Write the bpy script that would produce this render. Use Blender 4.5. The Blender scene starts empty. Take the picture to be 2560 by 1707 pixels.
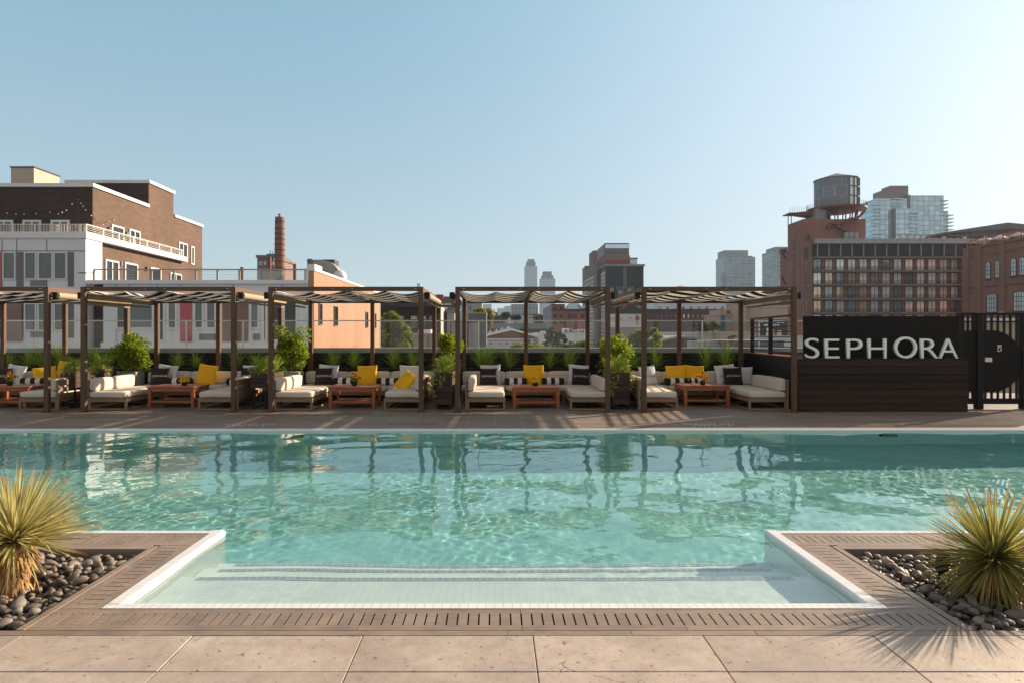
import bpy, bmesh, math, random
import numpy as np
from mathutils import Vector, Matrix, noise

S = bpy.context.scene
COL = S.collection
F, CX, HY, EYE = 1707.0, 1237.0, 838.0, 1.48     # focal length and horizon of the photograph in its pixels, eye height above the deck
R = math.radians
rnd = random.Random(7)

def PX(px, Y): return (px - CX) / F * Y
def PZ(py, Y): return EYE - (py - HY) / F * Y

# ------------------------------------------------------------------ materials
MATS = {}
def _new(name):
    m = bpy.data.materials.new(name); m.use_nodes = True
    nt = m.node_tree; b = nt.nodes['Principled BSDF']; MATS[name] = m
    return m, nt, b
def _n(nt, t, **kw):
    n = nt.nodes.new(t)
    for k, v in kw.items():
        if k.startswith('i_'): n.inputs[k[2:].replace('_', ' ')].default_value = v
        else: setattr(n, k, v)
    return n
def c4(c, k=1.0): return (min(1, c[0]*k), min(1, c[1]*k), min(1, c[2]*k), 1)
def _mixc(nt, fac, a, b, mode='MIX'):
    n = nt.nodes.new('ShaderNodeMix'); n.data_type = 'RGBA'; n.blend_type = mode
    for sock, v in ((n.inputs[0], fac), (n.inputs[6], a), (n.inputs[7], b)):
        if isinstance(v, (int, float)): sock.default_value = v
        elif isinstance(v, tuple): sock.default_value = v
        else: nt.links.new(v, sock)
    return n.outputs[2]
def _coord(nt, stretch=(1, 1, 1)):
    tc = nt.nodes.new('ShaderNodeTexCoord'); mp = nt.nodes.new('ShaderNodeMapping')
    mp.inputs['Scale'].default_value = stretch
    nt.links.new(tc.outputs['Object'], mp.inputs[0]); return mp.outputs[0]
def _noise(nt, vec, scale, detail=5, rough=.6):
    n = _n(nt, 'ShaderNodeTexNoise', i_Scale=scale, i_Detail=detail, i_Roughness=rough)
    nt.links.new(vec, n.inputs['Vector']); return n.outputs['Fac']
def _ramp(nt, fac, lo, hi):
    n = nt.nodes.new('ShaderNodeMapRange'); n.inputs[1].default_value = lo; n.inputs[2].default_value = hi
    nt.links.new(fac, n.inputs[0]); return n.outputs[0]
def _bump(nt, b, h, strength, dist):
    n = _n(nt, 'ShaderNodeBump', i_Strength=strength, i_Distance=dist)
    nt.links.new(h, n.inputs['Height']); nt.links.new(n.outputs[0], b.inputs['Normal'])

def mat(name, col, rough=.6, var=.18, scale=6, col2=None, bump=0, bscale=None, bdist=.01, metal=0, spec=.5, island=0, orand=0,
        stretch=(1, 1, 1), trans=0, coat=0, lo=.3, hi=.7):
    m, nt, b = _new(name)
    v = _coord(nt, stretch)
    f = _ramp(nt, _noise(nt, v, scale), lo, hi)
    a, d = (c4(col, 1-var), c4(col, 1+var)) if col2 is None else (c4(col), c4(col2))
    c = _mixc(nt, f, a, d)
    if island:
        g = nt.nodes.new('ShaderNodeNewGeometry')
        mr = _n(nt, 'ShaderNodeMapRange'); mr.inputs[3].default_value = 1-island; mr.inputs[4].default_value = 1+island
        nt.links.new(g.outputs['Random Per Island'], mr.inputs[0])
        c = _mixc(nt, 1.0, c, mr.outputs[0], 'MULTIPLY')
    if orand:
        g = nt.nodes.new('ShaderNodeObjectInfo')
        mr = _n(nt, 'ShaderNodeMapRange'); mr.inputs[3].default_value = 1-orand; mr.inputs[4].default_value = 1+orand
        nt.links.new(g.outputs['Random'], mr.inputs[0])
        c = _mixc(nt, 1.0, c, mr.outputs[0], 'MULTIPLY')
    nt.links.new(c, b.inputs['Base Color'])
    b.inputs['Roughness'].default_value = rough; b.inputs['Metallic'].default_value = metal
    b.inputs['Specular IOR Level'].default_value = spec; b.inputs['Coat Weight'].default_value = coat
    if bump: _bump(nt, b, _noise(nt, v, bscale or scale*3), bump, bdist)
    if trans:
        out = nt.nodes['Material Output']; t = nt.nodes.new('ShaderNodeBsdfTranslucent'); mx = nt.nodes.new('ShaderNodeMixShader')
        mx.inputs[0].default_value = trans; nt.links.new(c, t.inputs[0])
        nt.links.new(b.outputs[0], mx.inputs[1]); nt.links.new(t.outputs[0], mx.inputs[2]); nt.links.new(mx.outputs[0], out.inputs[0])
    return m

def _wallvec(nt):      # brick courses run along any axis-aligned wall: (x + y, z)
    tc = nt.nodes.new('ShaderNodeTexCoord'); sp = nt.nodes.new('ShaderNodeSeparateXYZ'); cb = nt.nodes.new('ShaderNodeCombineXYZ')
    nt.links.new(tc.outputs['Object'], sp.inputs[0]); ad = _n(nt, 'ShaderNodeMath', operation='ADD')
    nt.links.new(sp.outputs[0], ad.inputs[0]); nt.links.new(sp.outputs[1], ad.inputs[1])
    nt.links.new(ad.outputs[0], cb.inputs[0]); nt.links.new(sp.outputs[2], cb.inputs[1]); return cb.outputs[0]

def brick(name, a, b_, mortar, w=.24, h=.08, ms=.012, rough=.85, stain=.25, sscale=.35, bump=.4):
    m, nt, b = _new(name)
    t = _n(nt, 'ShaderNodeTexBrick', i_Scale=1.0); v = _wallvec(nt); nt.links.new(v, t.inputs['Vector'])
    t.inputs['Color1'].default_value = c4(a); t.inputs['Color2'].default_value = c4(b_); t.inputs['Mortar'].default_value = c4(mortar)
    t.inputs['Brick Width'].default_value = w; t.inputs['Row Height'].default_value = h; t.inputs['Mortar Size'].default_value = ms
    t.inputs['Mortar Smooth'].default_value = .3
    vv = _coord(nt, (1, 1, .35)); f = _ramp(nt, _noise(nt, vv, sscale, 6), .35, .7)
    c = _mixc(nt, f, c4((1-stain,)*3), c4((1+stain*.4,)*3)); c = _mixc(nt, 1.0, t.outputs['Color'], c, 'MULTIPLY')
    nt.links.new(c, b.inputs['Base Color']); b.inputs['Roughness'].default_value = rough
    if bump: _bump(nt, b, t.outputs['Fac'], -bump, .008)
    return m

def facade(name, wall, glass, w, h, ms, gl_rough=.12, gl_metal=.6, rough=.7, offset=0.0, glass2=None, squash=1):
    """window grid of a far block: glass cells in a wall grid"""
    m, nt, b = _new(name)
    t = _n(nt, 'ShaderNodeTexBrick', i_Scale=1.0); t.offset = offset; nt.links.new(_wallvec(nt), t.inputs['Vector'])
    t.inputs['Color1'].default_value = c4(glass); t.inputs['Color2'].default_value = c4(glass2 or glass); t.inputs['Mortar'].default_value = c4(wall)
    t.inputs['Brick Width'].default_value = w; t.inputs['Row Height'].default_value = h; t.inputs['Mortar Size'].default_value = ms
    t.inputs['Mortar Smooth'].default_value = 0
    nt.links.new(t.outputs['Color'], b.inputs['Base Color'])
    for o, lo_, hi_ in (('Roughness', gl_rough, rough), ('Metallic', gl_metal, 0)):
        mr = nt.nodes.new('ShaderNodeMapRange'); mr.inputs[3].default_value = lo_; mr.inputs[4].default_value = hi_
        nt.links.new(t.outputs['Fac'], mr.inputs[0]); nt.links.new(mr.outputs[0], b.inputs[o])
    return m

def tiles(name, a, b_, grout, w, h, ms, rough=.3, axis='xy', offset=.0, bump=.3, grain=None, var=.15, spec=.5, sq=1.0, nscale=2.0):
    m, nt, b = _new(name)
    if axis == 'wall': v = _wallvec(nt)
    else:
        tc = nt.nodes.new('ShaderNodeTexCoord'); v = tc.outputs['Object']
        if axis == 'yx':
            mp = nt.nodes.new('ShaderNodeMapping'); mp.inputs['Rotation'].default_value = (0, 0, math.pi/2); nt.links.new(v, mp.inputs[0]); v = mp.outputs[0]
    t = _n(nt, 'ShaderNodeTexBrick', i_Scale=1.0); t.offset = offset; nt.links.new(v, t.inputs['Vector'])
    t.inputs['Color1'].default_value = c4(a); t.inputs['Color2'].default_value = c4(b_); t.inputs['Mortar'].default_value = c4(grout)
    t.inputs['Brick Width'].default_value = w; t.inputs['Row Height'].default_value = h; t.inputs['Mortar Size'].default_value = ms
    t.inputs['Mortar Smooth'].default_value = .1
    c = t.outputs['Color']
    f = _ramp(nt, _noise(nt, _coord(nt, grain or (1, 1, 1)), nscale, 8, .65), .3, .7)
    c = _mixc(nt, 1.0, c, _mixc(nt, f, c4((1-var,)*3), c4((1+var*.6,)*3)), 'MULTIPLY')
    nt.links.new(c, b.inputs['Base Color']); b.inputs['Roughness'].default_value = rough; b.inputs['Specular IOR Level'].default_value = spec
    if bump: _bump(nt, b, t.outputs['Fac'], -bump, .003)
    return m

# ------------------------------------------------------------------ mesh builder
class MB:
    def __init__(s): s.v = []; s.f = []; s.mi = []
    def add(s, vs, fs, mi=0):
        o = len(s.v); s.v += [tuple(p) for p in vs]; s.f += [tuple(i+o for i in f) for f in fs]; s.mi += [mi]*len(fs); return s
    def box(s, x0, x1, y0, y1, z0, z1, mi=0):
        if x0 > x1: x0, x1 = x1, x0
        if y0 > y1: y0, y1 = y1, y0
        if z0 > z1: z0, z1 = z1, z0
        return s.add([(x, y, z) for x in (x0, x1) for y in (y0, y1) for z in (z0, z1)],
                     [(0, 1, 3, 2), (4, 6, 7, 5), (0, 4, 5, 1), (2, 3, 7, 6), (0, 2, 6, 4), (1, 5, 7, 3)], mi)
    def cyl(s, p0, p1, r0, r1=None, n=12, mi=0, caps=True):
        r1 = r0 if r1 is None else r1
        p0, p1 = Vector(p0), Vector(p1); d = (p1-p0).normalized()
        a = d.orthogonal().normalized(); b = d.cross(a)
        vs = [p + (a*math.cos(t)+b*math.sin(t))*r for p, r in ((p0, r0), (p1, r1)) for t in (2*math.pi*k/n for k in range(n))]
        fs = [(k, (k+1) % n, n+(k+1) % n, n+k) for k in range(n)]
        if caps: fs += [tuple(range(n))[::-1], tuple(range(n, 2*n))]
        return s.add(vs, fs, mi)
    def tube(s, pts, r, n=8, mi=0):
        pts = [Vector(p) for p in pts]; rs = r if isinstance(r, (list, tuple)) else [r]*len(pts)
        up = Vector((.13, .21, 1)); vs = []
        for i, p in enumerate(pts):
            d = (pts[min(i+1, len(pts)-1)] - pts[max(i-1, 0)]).normalized(); a = d.cross(up).normalized(); b = d.cross(a)
            vs += [p + (a*math.cos(2*math.pi*k/n)+b*math.sin(2*math.pi*k/n))*rs[i] for k in range(n)]
        fs = [(i*n+k, i*n+(k+1) % n, (i+1)*n+(k+1) % n, (i+1)*n+k) for i in range(len(pts)-1) for k in range(n)]
        fs += [tuple(range(n))[::-1], tuple((len(pts)-1)*n+k for k in range(n))]
        return s.add(vs, fs, mi)
    def lathe(s, prof, c=(0, 0, 0), n=24, mi=0, a0=0, a1=2*math.pi):
        full = abs(a1-a0-2*math.pi) < 1e-6; m = n if full else n+1
        vs = [(c[0]+r*math.cos(a0+(a1-a0)*k/n), c[1]+r*math.sin(a0+(a1-a0)*k/n), c[2]+z) for r, z in prof for k in range(m)]
        fs = [(i*m+k, i*m+(k+1) % m, (i+1)*m+(k+1) % m, (i+1)*m+k) for i in range(len(prof)-1) for k in range(n)]
        return s.add(vs, fs, mi)
    def prism(s, pts, axis, a0, a1, mi=0):
        n = len(pts)
        def q(p, a): return {'y': (p[0], a, p[1]), 'x': (a, p[0], p[1]), 'z': (p[0], p[1], a)}[axis]
        vs = [q(p, a0) for p in pts] + [q(p, a1) for p in pts]
        fs = [(k, (k+1) % n, n+(k+1) % n, n+k) for k in range(n)] + [tuple(range(n))[::-1], tuple(range(n, 2*n))]
        return s.add(vs, fs, mi)
    def rbox(s, x0, x1, y0, y1, z0, z1, r, bulge=0, n=10, mi=0, seed=0, wob=0):
        cx, cy, cz = (x0+x1)/2, (y0+y1)/2, (z0+z1)/2; hx, hy, hz = (x1-x0)/2, (y1-y0)/2, (z1-z0)/2
        bm = bmesh.new(); bmesh.ops.create_cube(bm, size=2.0)
        bmesh.ops.subdivide_edges(bm, edges=bm.edges[:], cuts=n, use_grid_fill=True)
        vs = []
        for v in bm.verts:
            p = Vector(v.co); 
            w = Vector([math.copysign(1-(1-abs(t))**1.0, t) for t in p])
            q = Vector((w.x*hx, w.y*hy, w.z*hz))
            i = Vector((max(-hx+r, min(hx-r, q.x)), max(-hy+r, min(hy-r, q.y)), max(-hz+r, min(hz-r, q.z))))
            d = q-i
            if d.length > 1e-9: q = i + d.normalized()*r
            e = bulge
            bx = max(0, 1-p.x*p.x); by = max(0, 1-p.y*p.y); bz = max(0, 1-p.z*p.z)
            q += Vector((p.x*e*by*bz, p.y*e*bx*bz, p.z*e*bx*by))
            if wob:
                t = noise.noise_vector(Vector((q.x*4+seed, q.y*4, q.z*4)))
                q += t*wob
            vs.append((q.x+cx, q.y+cy, q.z+cz))
        bm.verts.index_update(); fs = [tuple(v.index for v in f.verts) for f in bm.faces]; bm.free()
        return s.add(vs, fs, mi)
    def build(s, name, mats, parent=None, loc=None, smooth=0, bevel=0, segs=2, rot=None):
        me = s.mesh(name, mats, smooth, bevel, segs)
        return put(name, me, parent, loc, rot)
    def mesh(s, name, mats, smooth=0, bevel=0, segs=2):
        me = bpy.data.meshes.new(name); me.from_pydata(s.v, [], s.f)
        for m in (mats if isinstance(mats, (list, tuple)) else [mats]): me.materials.append(MATS[m] if isinstance(m, str) else m)
        me.polygons.foreach_set('material_index', s.mi)
        bm = bmesh.new(); bm.from_mesh(me)
        if bevel:
            bmesh.ops.remove_doubles(bm, verts=bm.verts, dist=1e-5)
            ed = [e for e in bm.edges if len(e.link_faces) == 2 and e.calc_face_angle(0) > .6]
            bmesh.ops.bevel(bm, geom=ed, offset=bevel, segments=segs, affect='EDGES', profile=.5, clamp_overlap=True)
        bmesh.ops.recalc_face_normals(bm, faces=bm.faces) if smooth != 2 else None
        bm.to_mesh(me); bm.free()
        if smooth:
            me.polygons.foreach_set('use_smooth', [True]*len(me.polygons))
            if smooth == 1: me.set_sharp_from_angle(angle=R(38))
        me.update(); return me

def put(name, me, parent=None, loc=None, rot=None):
    o = bpy.data.objects.new(name, me); COL.objects.link(o)
    if loc is not None: o.location = loc
    if rot is not None: o.rotation_euler = rot
    if parent is not None: o.parent = parent
    return o
def tag(o, label, cat, group=None):
    o['label'] = label; o['category'] = cat
    if group: o['group'] = group
    return o
def thing(name, label, cat, loc=(0, 0, 0), group=None, rot=None):
    return tag(put(name, None, None, loc, rot), label, cat, group)
def structure(o, label=None):
    o['kind'] = 'structure'
    return o
def dup(o, parent=None):
    c = o.copy(); COL.objects.link(c)
    if parent is not None: c.parent = parent
    for ch in list(o.children): dup(ch, c)
    return c

def text_geo(body, size=1.0, spacing=1.0, offset=0.0):
    cu = bpy.data.curves.new('lettering', 'FONT'); cu.body = body; cu.size = size; cu.space_character = spacing; cu.offset = offset
    cu.align_x = 'CENTER'; cu.align_y = 'CENTER'; cu.resolution_u = 4
    o = bpy.data.objects.new('lettering', cu); COL.objects.link(o)
    bpy.context.view_layer.update()
    me = bpy.data.meshes.new_from_object(o.evaluated_get(bpy.context.evaluated_depsgraph_get()))
    vs = [tuple(v.co) for v in me.vertices]; fs = [tuple(p.vertices) for p in me.polygons]
    bpy.data.objects.remove(o); bpy.data.meshes.remove(me); bpy.data.curves.remove(cu)
    return vs, fs

# ------------------------------------------------------------------ palette
mat('bronze', (.098, .046, .020), .6, .15, 9, bump=.08, bscale=60, bdist=.002)
mat('dark_bronze', (.03, .022, .016), .45, .2, 12)
mat('shade_fabric', (.36, .29, .21), .8, .12, 20)
mat('taupe_frame', (.25, .155, .092), .6, .22, 10, stretch=(3, 3, 12), bump=.1)
mat('cushion', (.64, .565, .485), .92, .06, 5, bump=.25, bscale=180, bdist=.002)
mat('teak', (.36, .098, .020), .42, .35, 5, stretch=(1.2, 14, 14), bump=.12, bscale=18, coat=.15)
mat('black_wood', (.010, .006, .0045), .6, .35, 4, stretch=(.8, 3, 14), bump=.2, bscale=14, island=.35, spec=.25)
mat('counter_wood', (.030, .0135, .008), .6, .4, 3, stretch=(.7, 3, 14), bump=.25, bscale=12, island=.4, spec=.25)
mat('planter_wood', (.050, .026, .015), .7, .4, 4, stretch=(1, 3, 14), island=.3, bump=.15)
mat('black_metal', (.009, .007, .006), .5, .2, 12, spec=.25)
mat('sign_black', (.009, .0055, .0045), .6, .15, 5, spec=.2)
mat('letter_white', (.92, .90, .87), .45, .03, 10)
mat('galvanised', (.30, .31, .31), .5, .15, 6)
mat('steel', (.55, .55, .53), .35, .06, 20, metal=.8)
mat('yellow_cloth', (.92, .50, .003), .85, .08, 6, bump=.3, bscale=40, bdist=.004)
mat('white_cloth', (.72, .72, .74), .9, .05, 6, bump=.3, bscale=40, bdist=.004)
mat('black_cloth', (.012, .007, .008), .85, .15, 6, bump=.3, bscale=40, bdist=.004)
mat('ink_black', (.03, .03, .035), .8, .05)
mat('ink_white', (.75, .73, .70), .8, .05)
mat('petal_yellow', (.85, .42, .01), .7, .15, 30, island=.25, trans=.25)
mat('mum_yellow', (.85, .55, .012), .7, .12, 30, island=.2, trans=.2)
mat('flower_disc', (.05, .022, .01), .9, .3, 60)
mat('leaf_shrub', (.25, .33, .018), .45, .3, 8, island=.5, trans=.45, spec=.3)
mat('leaf_grass', (.36, .48, .06), .5, .25, 8, island=.4, trans=.45, spec=.3)
mat('leaf_variegated', (.45, .44, .13), .5, .4, 14, island=.4, trans=.3)
mat('leaf_tree', (.19, .24, .035), .6, .3, 1.0, island=.5, trans=.4, spec=.2)
mat('leaf_tree_dark', (.075, .105, .03), .6, .3, 1.0, island=.5, trans=.25)
mat('leaf_tree_gold', (.26, .24, .05), .6, .3, 1.0, island=.4, trans=.3)
mat('leaf_yucca', (.66, .56, .22), .5, .35, 10, col2=(.40, .40, .18), island=.35, trans=.42, spec=.4)
mat('leaf_yucca_green', (.21, .25, .075), .45, .35, 10, col2=(.40, .33, .08), island=.4, trans=.45, spec=.4)
def brown_tips(name, tip, r0, r1, zc):
    nt = MATS[name].node_tree; b = nt.nodes['Principled BSDF']
    src = b.inputs['Base Color'].links[0].from_socket; users = [l.to_socket for l in src.links]
    tc = nt.nodes.new('ShaderNodeTexCoord'); sb = _n(nt, 'ShaderNodeVectorMath', operation='SUBTRACT'); sb.inputs[1].default_value = (0, 0, zc); nt.links.new(tc.outputs['Object'], sb.inputs[0])
    ln = _n(nt, 'ShaderNodeVectorMath', operation='LENGTH'); nt.links.new(sb.outputs[0], ln.inputs[0])
    c = _mixc(nt, _ramp(nt, ln.outputs['Value'], r0, r1), src, c4(tip))
    for u in users: nt.links.new(c, u)
brown_tips('leaf_yucca', (.46, .25, .07), .36, .47, .315); brown_tips('leaf_yucca_green', (.30, .16, .06), .30, .46, .225)
mat('leaf_dead', (.50, .30, .12), .8, .3, 12, island=.4, trans=.15)
mat('bark', (.13, .085, .05), .9, .35, 14, bump=.6, bscale=30)
mat('pebble', (.15, .112, .086), .62, .3, 16, orand=.55, bump=.12, bscale=70, bdist=.002)
mat('pebble_grey', (.14, .122, .103), .6, .25, 16, orand=.45, bump=.1, bscale=70, bdist=.002)
mat('pebble_tan', (.22, .165, .125), .6, .25, 16, orand=.35, bump=.12, bscale=70, bdist=.002)
mat('pebble_mix', (.125, .10, .085), .6, .3, 16, island=.5)
mat('soil', (.035, .028, .02), .95, .4, 25, bump=.6, bscale=60)
mat('uplight_bronze', (.06, .042, .03), .4, .2, 20, metal=.4)
EL, AZ = R(21), R(33)
HAZE = .00022
SKY = (1.0, .7, 1.4); HMIX = .86; TOP = (1.08, 2.14, 2.80, 1); FILL_SKY = (2.45, 2.35, 2.2, 1); HOR = (2.12, 2.70, 3.02, 1); GLOW = (2.8, 2.55, 2.4, 1); GPOW = 4.0; SKYK = .10; SUNE = 4.9; EXPO = 1.12; RIP = .0024; SWELL = .0050
mat('attic_glass', (.028, .013, .013), .3, .4, .3, spec=.2)
mat('slab_edge', (.24, .19, .165), .7, .15, .6)
tiles('drum_wrap', (.27, .285, .315), (.21, .22, .25), (.38, .40, .43), 1.6, 2.2, .05, .6, 'wall', .5, 0, None, .25)
facade('glass_grid', (.34, .45, .51), (.60, .76, .84), 3.6, 3.1, .22, .08, .55, glass2=(.40, .53, .58))
# ------------------------------------------------------------------ pool, deck, paving
def travertine(name):
    m, nt, b = _new(name); v = _coord(nt)
    g = nt.nodes.new('ShaderNodeNewGeometry')
    n1 = _ramp(nt, _noise(nt, v, 2.2, 8, .6), .32, .68)
    c = _mixc(nt, n1, (.282, .228, .19, 1), (.49, .422, .365, 1))
    n2 = _ramp(nt, _noise(nt, v, 9, 8, .7), .35, .7); c = _mixc(nt, _m(nt, n2, .42), c, (.43, .285, .205, 1))
    n5 = _ramp(nt, _noise(nt, v, 60, 4, .7), .3, .75); c = _mixc(nt, _m(nt, n5, .35), c, (.58, .49, .41, 1)); n6 = _ramp(nt, _noise(nt, v, 13, 8, .78), .45, .66); c = _mixc(nt, _m(nt, n6, .5), c, (.27, .19, .14, 1))
    mr = _n(nt, 'ShaderNodeMapRange'); mr.inputs[3].default_value = .80; mr.inputs[4].default_value = 1.08
    nt.links.new(g.outputs['Random Per Island'], mr.inputs[0]); c = _mixc(nt, 1.0, c, mr.outputs[0], 'MULTIPLY')
    st = _ramp(nt, _noise(nt, v, 1.3, 7, .68), .46, .64); c = _mixc(nt, _m(nt, st, .55), c, (.265, .215, .178, 1))   # water and dirt stains
    # pits and hairline cracks: distorted cell edges kept only in patches
    d = _n(nt, 'ShaderNodeTexNoise', i_Scale=4.0, i_Detail=6.0); nt.links.new(v, d.inputs['Vector'])
    ad = _n(nt, 'ShaderNodeVectorMath', operation='MULTIPLY_ADD'); ad.inputs[1].default_value = (.35, .35, .35)
    nt.links.new(d.outputs['Color'], ad.inputs[0]); nt.links.new(v, ad.inputs[2])
    vo = _n(nt, 'ShaderNodeTexVoronoi', feature='DISTANCE_TO_EDGE', i_Scale=3.1); nt.links.new(ad.outputs[0], vo.inputs['Vector'])
    crack = _ramp(nt, vo.outputs['Distance'], .014, .003)
    patch = _ramp(nt, _noise(nt, v, 1.9, 3), .575, .65)
    pit = _ramp(nt, _noise(nt, v, 26, 3, .5), .65, .70)
    mk = _n(nt, 'ShaderNodeMath', operation='MULTIPLY'); nt.links.new(crack, mk.inputs[0]); nt.links.new(patch, mk.inputs[1])
    mx = _n(nt, 'ShaderNodeMath', operation='MAXIMUM'); nt.links.new(mk.outputs[0], mx.inputs[0]); nt.links.new(_m(nt, pit, .7), mx.inputs[1])
    c = _mixc(nt, mx.outputs[0], c, (.13, .095, .07, 1))
    nt.links.new(c, b.inputs['Base Color']); b.inputs['Roughness'].default_value = .55; b.inputs['Specular IOR Level'].default_value = .35
    h = _n(nt, 'ShaderNodeMath', operation='SUBTRACT'); nt.links.new(_noise(nt, v, 45, 5), h.inputs[0]); nt.links.new(mx.outputs[0], h.inputs[1])
    _bump(nt, b, h.outputs[0], .35, .004)
def _m(nt, f, k):
    n = _n(nt, 'ShaderNodeMath', operation='MULTIPLY'); n.inputs[1].default_value = k; nt.links.new(f, n.inputs[0]); return n.outputs[0]
travertine('travertine')
def plank(name, a, b_, stretch, island=.12, rough=.5):
    m, nt, b = _new(name); v = _coord(nt, stretch)
    f = _ramp(nt, _noise(nt, v, 7, 8, .65), .3, .7); c = _mixc(nt, f, c4(a), c4(b_))
    f2 = _ramp(nt, _noise(nt, _coord(nt), 3.0, 6, .6), .35, .7); c = _mixc(nt, 1.0, c, _mixc(nt, f2, (.8, .8, .8, 1), (1.12, 1.1, 1.08, 1)), 'MULTIPLY')
    sp = _ramp(nt, _noise(nt, _coord(nt), 42, 3, .5), .68, .74); c = _mixc(nt, _m(nt, sp, .5), c, (.34, .29, .25, 1))
    g = nt.nodes.new('ShaderNodeNewGeometry'); mr = _n(nt, 'ShaderNodeMapRange'); mr.inputs[3].default_value = 1-island; mr.inputs[4].default_value = 1+island
    nt.links.new(g.outputs['Random Per Island'], mr.inputs[0]); c = _mixc(nt, 1.0, c, mr.outputs[0], 'MULTIPLY')
    nt.links.new(c, b.inputs['Base Color']); b.inputs['Roughness'].default_value = rough; b.inputs['Specular IOR Level'].default_value = .4
    _bump(nt, b, _noise(nt, v, 20, 5), .2, .003)
GA, GB = (.185, .132, .100), (.29, .222, .175)
plank('plank_x', GA, GB, (1, 9, 9)); plank('plank_y', GA, GB, (9, 1, 9))
tiles('deck_tile', (.175, .128, .098), (.255, .195, .153), (.46, .36, .27), .92, .305, .006, .58, 'xy', .5, .3, (.8, 8, 8), .35, .28, nscale=5)
tiles('coping_tile', (.66, .65, .64), (.71, .70, .69), (.45, .42, .40), .048, 3.0, .0022, .28, 'xy', 0, .3, None, .05)
tiles('coping_tile_side', (.66, .65, .64), (.71, .70, .69), (.45, .42, .40), .048, 3.0, .0022, .28, 'yx', 0, .3, None, .05)
mat('bullnose', (.70, .70, .69), .22, .03, 8)
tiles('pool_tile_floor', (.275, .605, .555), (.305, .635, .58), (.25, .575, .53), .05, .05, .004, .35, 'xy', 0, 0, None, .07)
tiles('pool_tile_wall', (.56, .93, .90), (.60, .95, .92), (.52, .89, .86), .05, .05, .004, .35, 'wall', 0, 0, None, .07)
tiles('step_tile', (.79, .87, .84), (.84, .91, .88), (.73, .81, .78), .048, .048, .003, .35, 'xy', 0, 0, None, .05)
mat('step_wall', (.72, .77, .72), .35, .05, 4)
tiles('step_stripe', (.33, .39, .40), (.40, .46, .46), (.60, .64, .62), .048, .055, .004, .35, 'xy', 0, 0, None, .1)
mat('concrete', (.34, .34, .35), .75, .15, 1.2, bump=.15, bscale=30)
mat('void', (.012, .010, .009), .9, .2)

POOL_Y0, POOL_YN, POOL_Y1 = 3.80, 5.19, 10.76     # notch front wall, notch mouth, far wall
NX, WX, DEEP = 2.05, 12.0, -1.34
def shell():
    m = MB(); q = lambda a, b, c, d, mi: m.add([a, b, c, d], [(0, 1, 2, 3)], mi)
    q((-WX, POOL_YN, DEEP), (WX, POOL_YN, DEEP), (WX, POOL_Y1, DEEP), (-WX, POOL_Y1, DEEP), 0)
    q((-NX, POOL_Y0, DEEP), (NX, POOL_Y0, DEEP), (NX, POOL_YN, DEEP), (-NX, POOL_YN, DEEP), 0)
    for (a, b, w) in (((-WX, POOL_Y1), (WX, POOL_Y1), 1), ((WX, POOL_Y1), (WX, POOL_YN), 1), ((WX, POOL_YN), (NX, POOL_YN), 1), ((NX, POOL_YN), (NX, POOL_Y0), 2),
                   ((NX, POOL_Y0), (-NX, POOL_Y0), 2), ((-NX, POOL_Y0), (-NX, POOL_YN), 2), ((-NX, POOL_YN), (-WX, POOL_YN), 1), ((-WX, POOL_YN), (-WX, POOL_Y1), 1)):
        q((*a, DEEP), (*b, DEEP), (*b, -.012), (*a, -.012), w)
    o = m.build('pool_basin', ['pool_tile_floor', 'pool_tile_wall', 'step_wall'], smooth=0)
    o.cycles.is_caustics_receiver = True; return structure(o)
shell()
m = MB()
for y1, z in ((4.45, -.20), (4.80, -.40), (5.10, -.60)):
    m.box(-NX+.003, NX-.003, POOL_Y0+.003, y1, DEEP+.003 if z == -.60 else z-.2+.002, z)
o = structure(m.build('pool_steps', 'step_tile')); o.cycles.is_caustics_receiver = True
m = MB()
for y1, z, hw in ((4.45, -.20, 1.93), (4.80, -.40, 1.93), (5.10, -.60, 1.93)): m.box(-hw, hw, y1-.065, y1-.01, z+.002, z+.006)
o = structure(m.build('step_nosing_strip', 'step_stripe')); o.cycles.is_caustics_receiver = True

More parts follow.
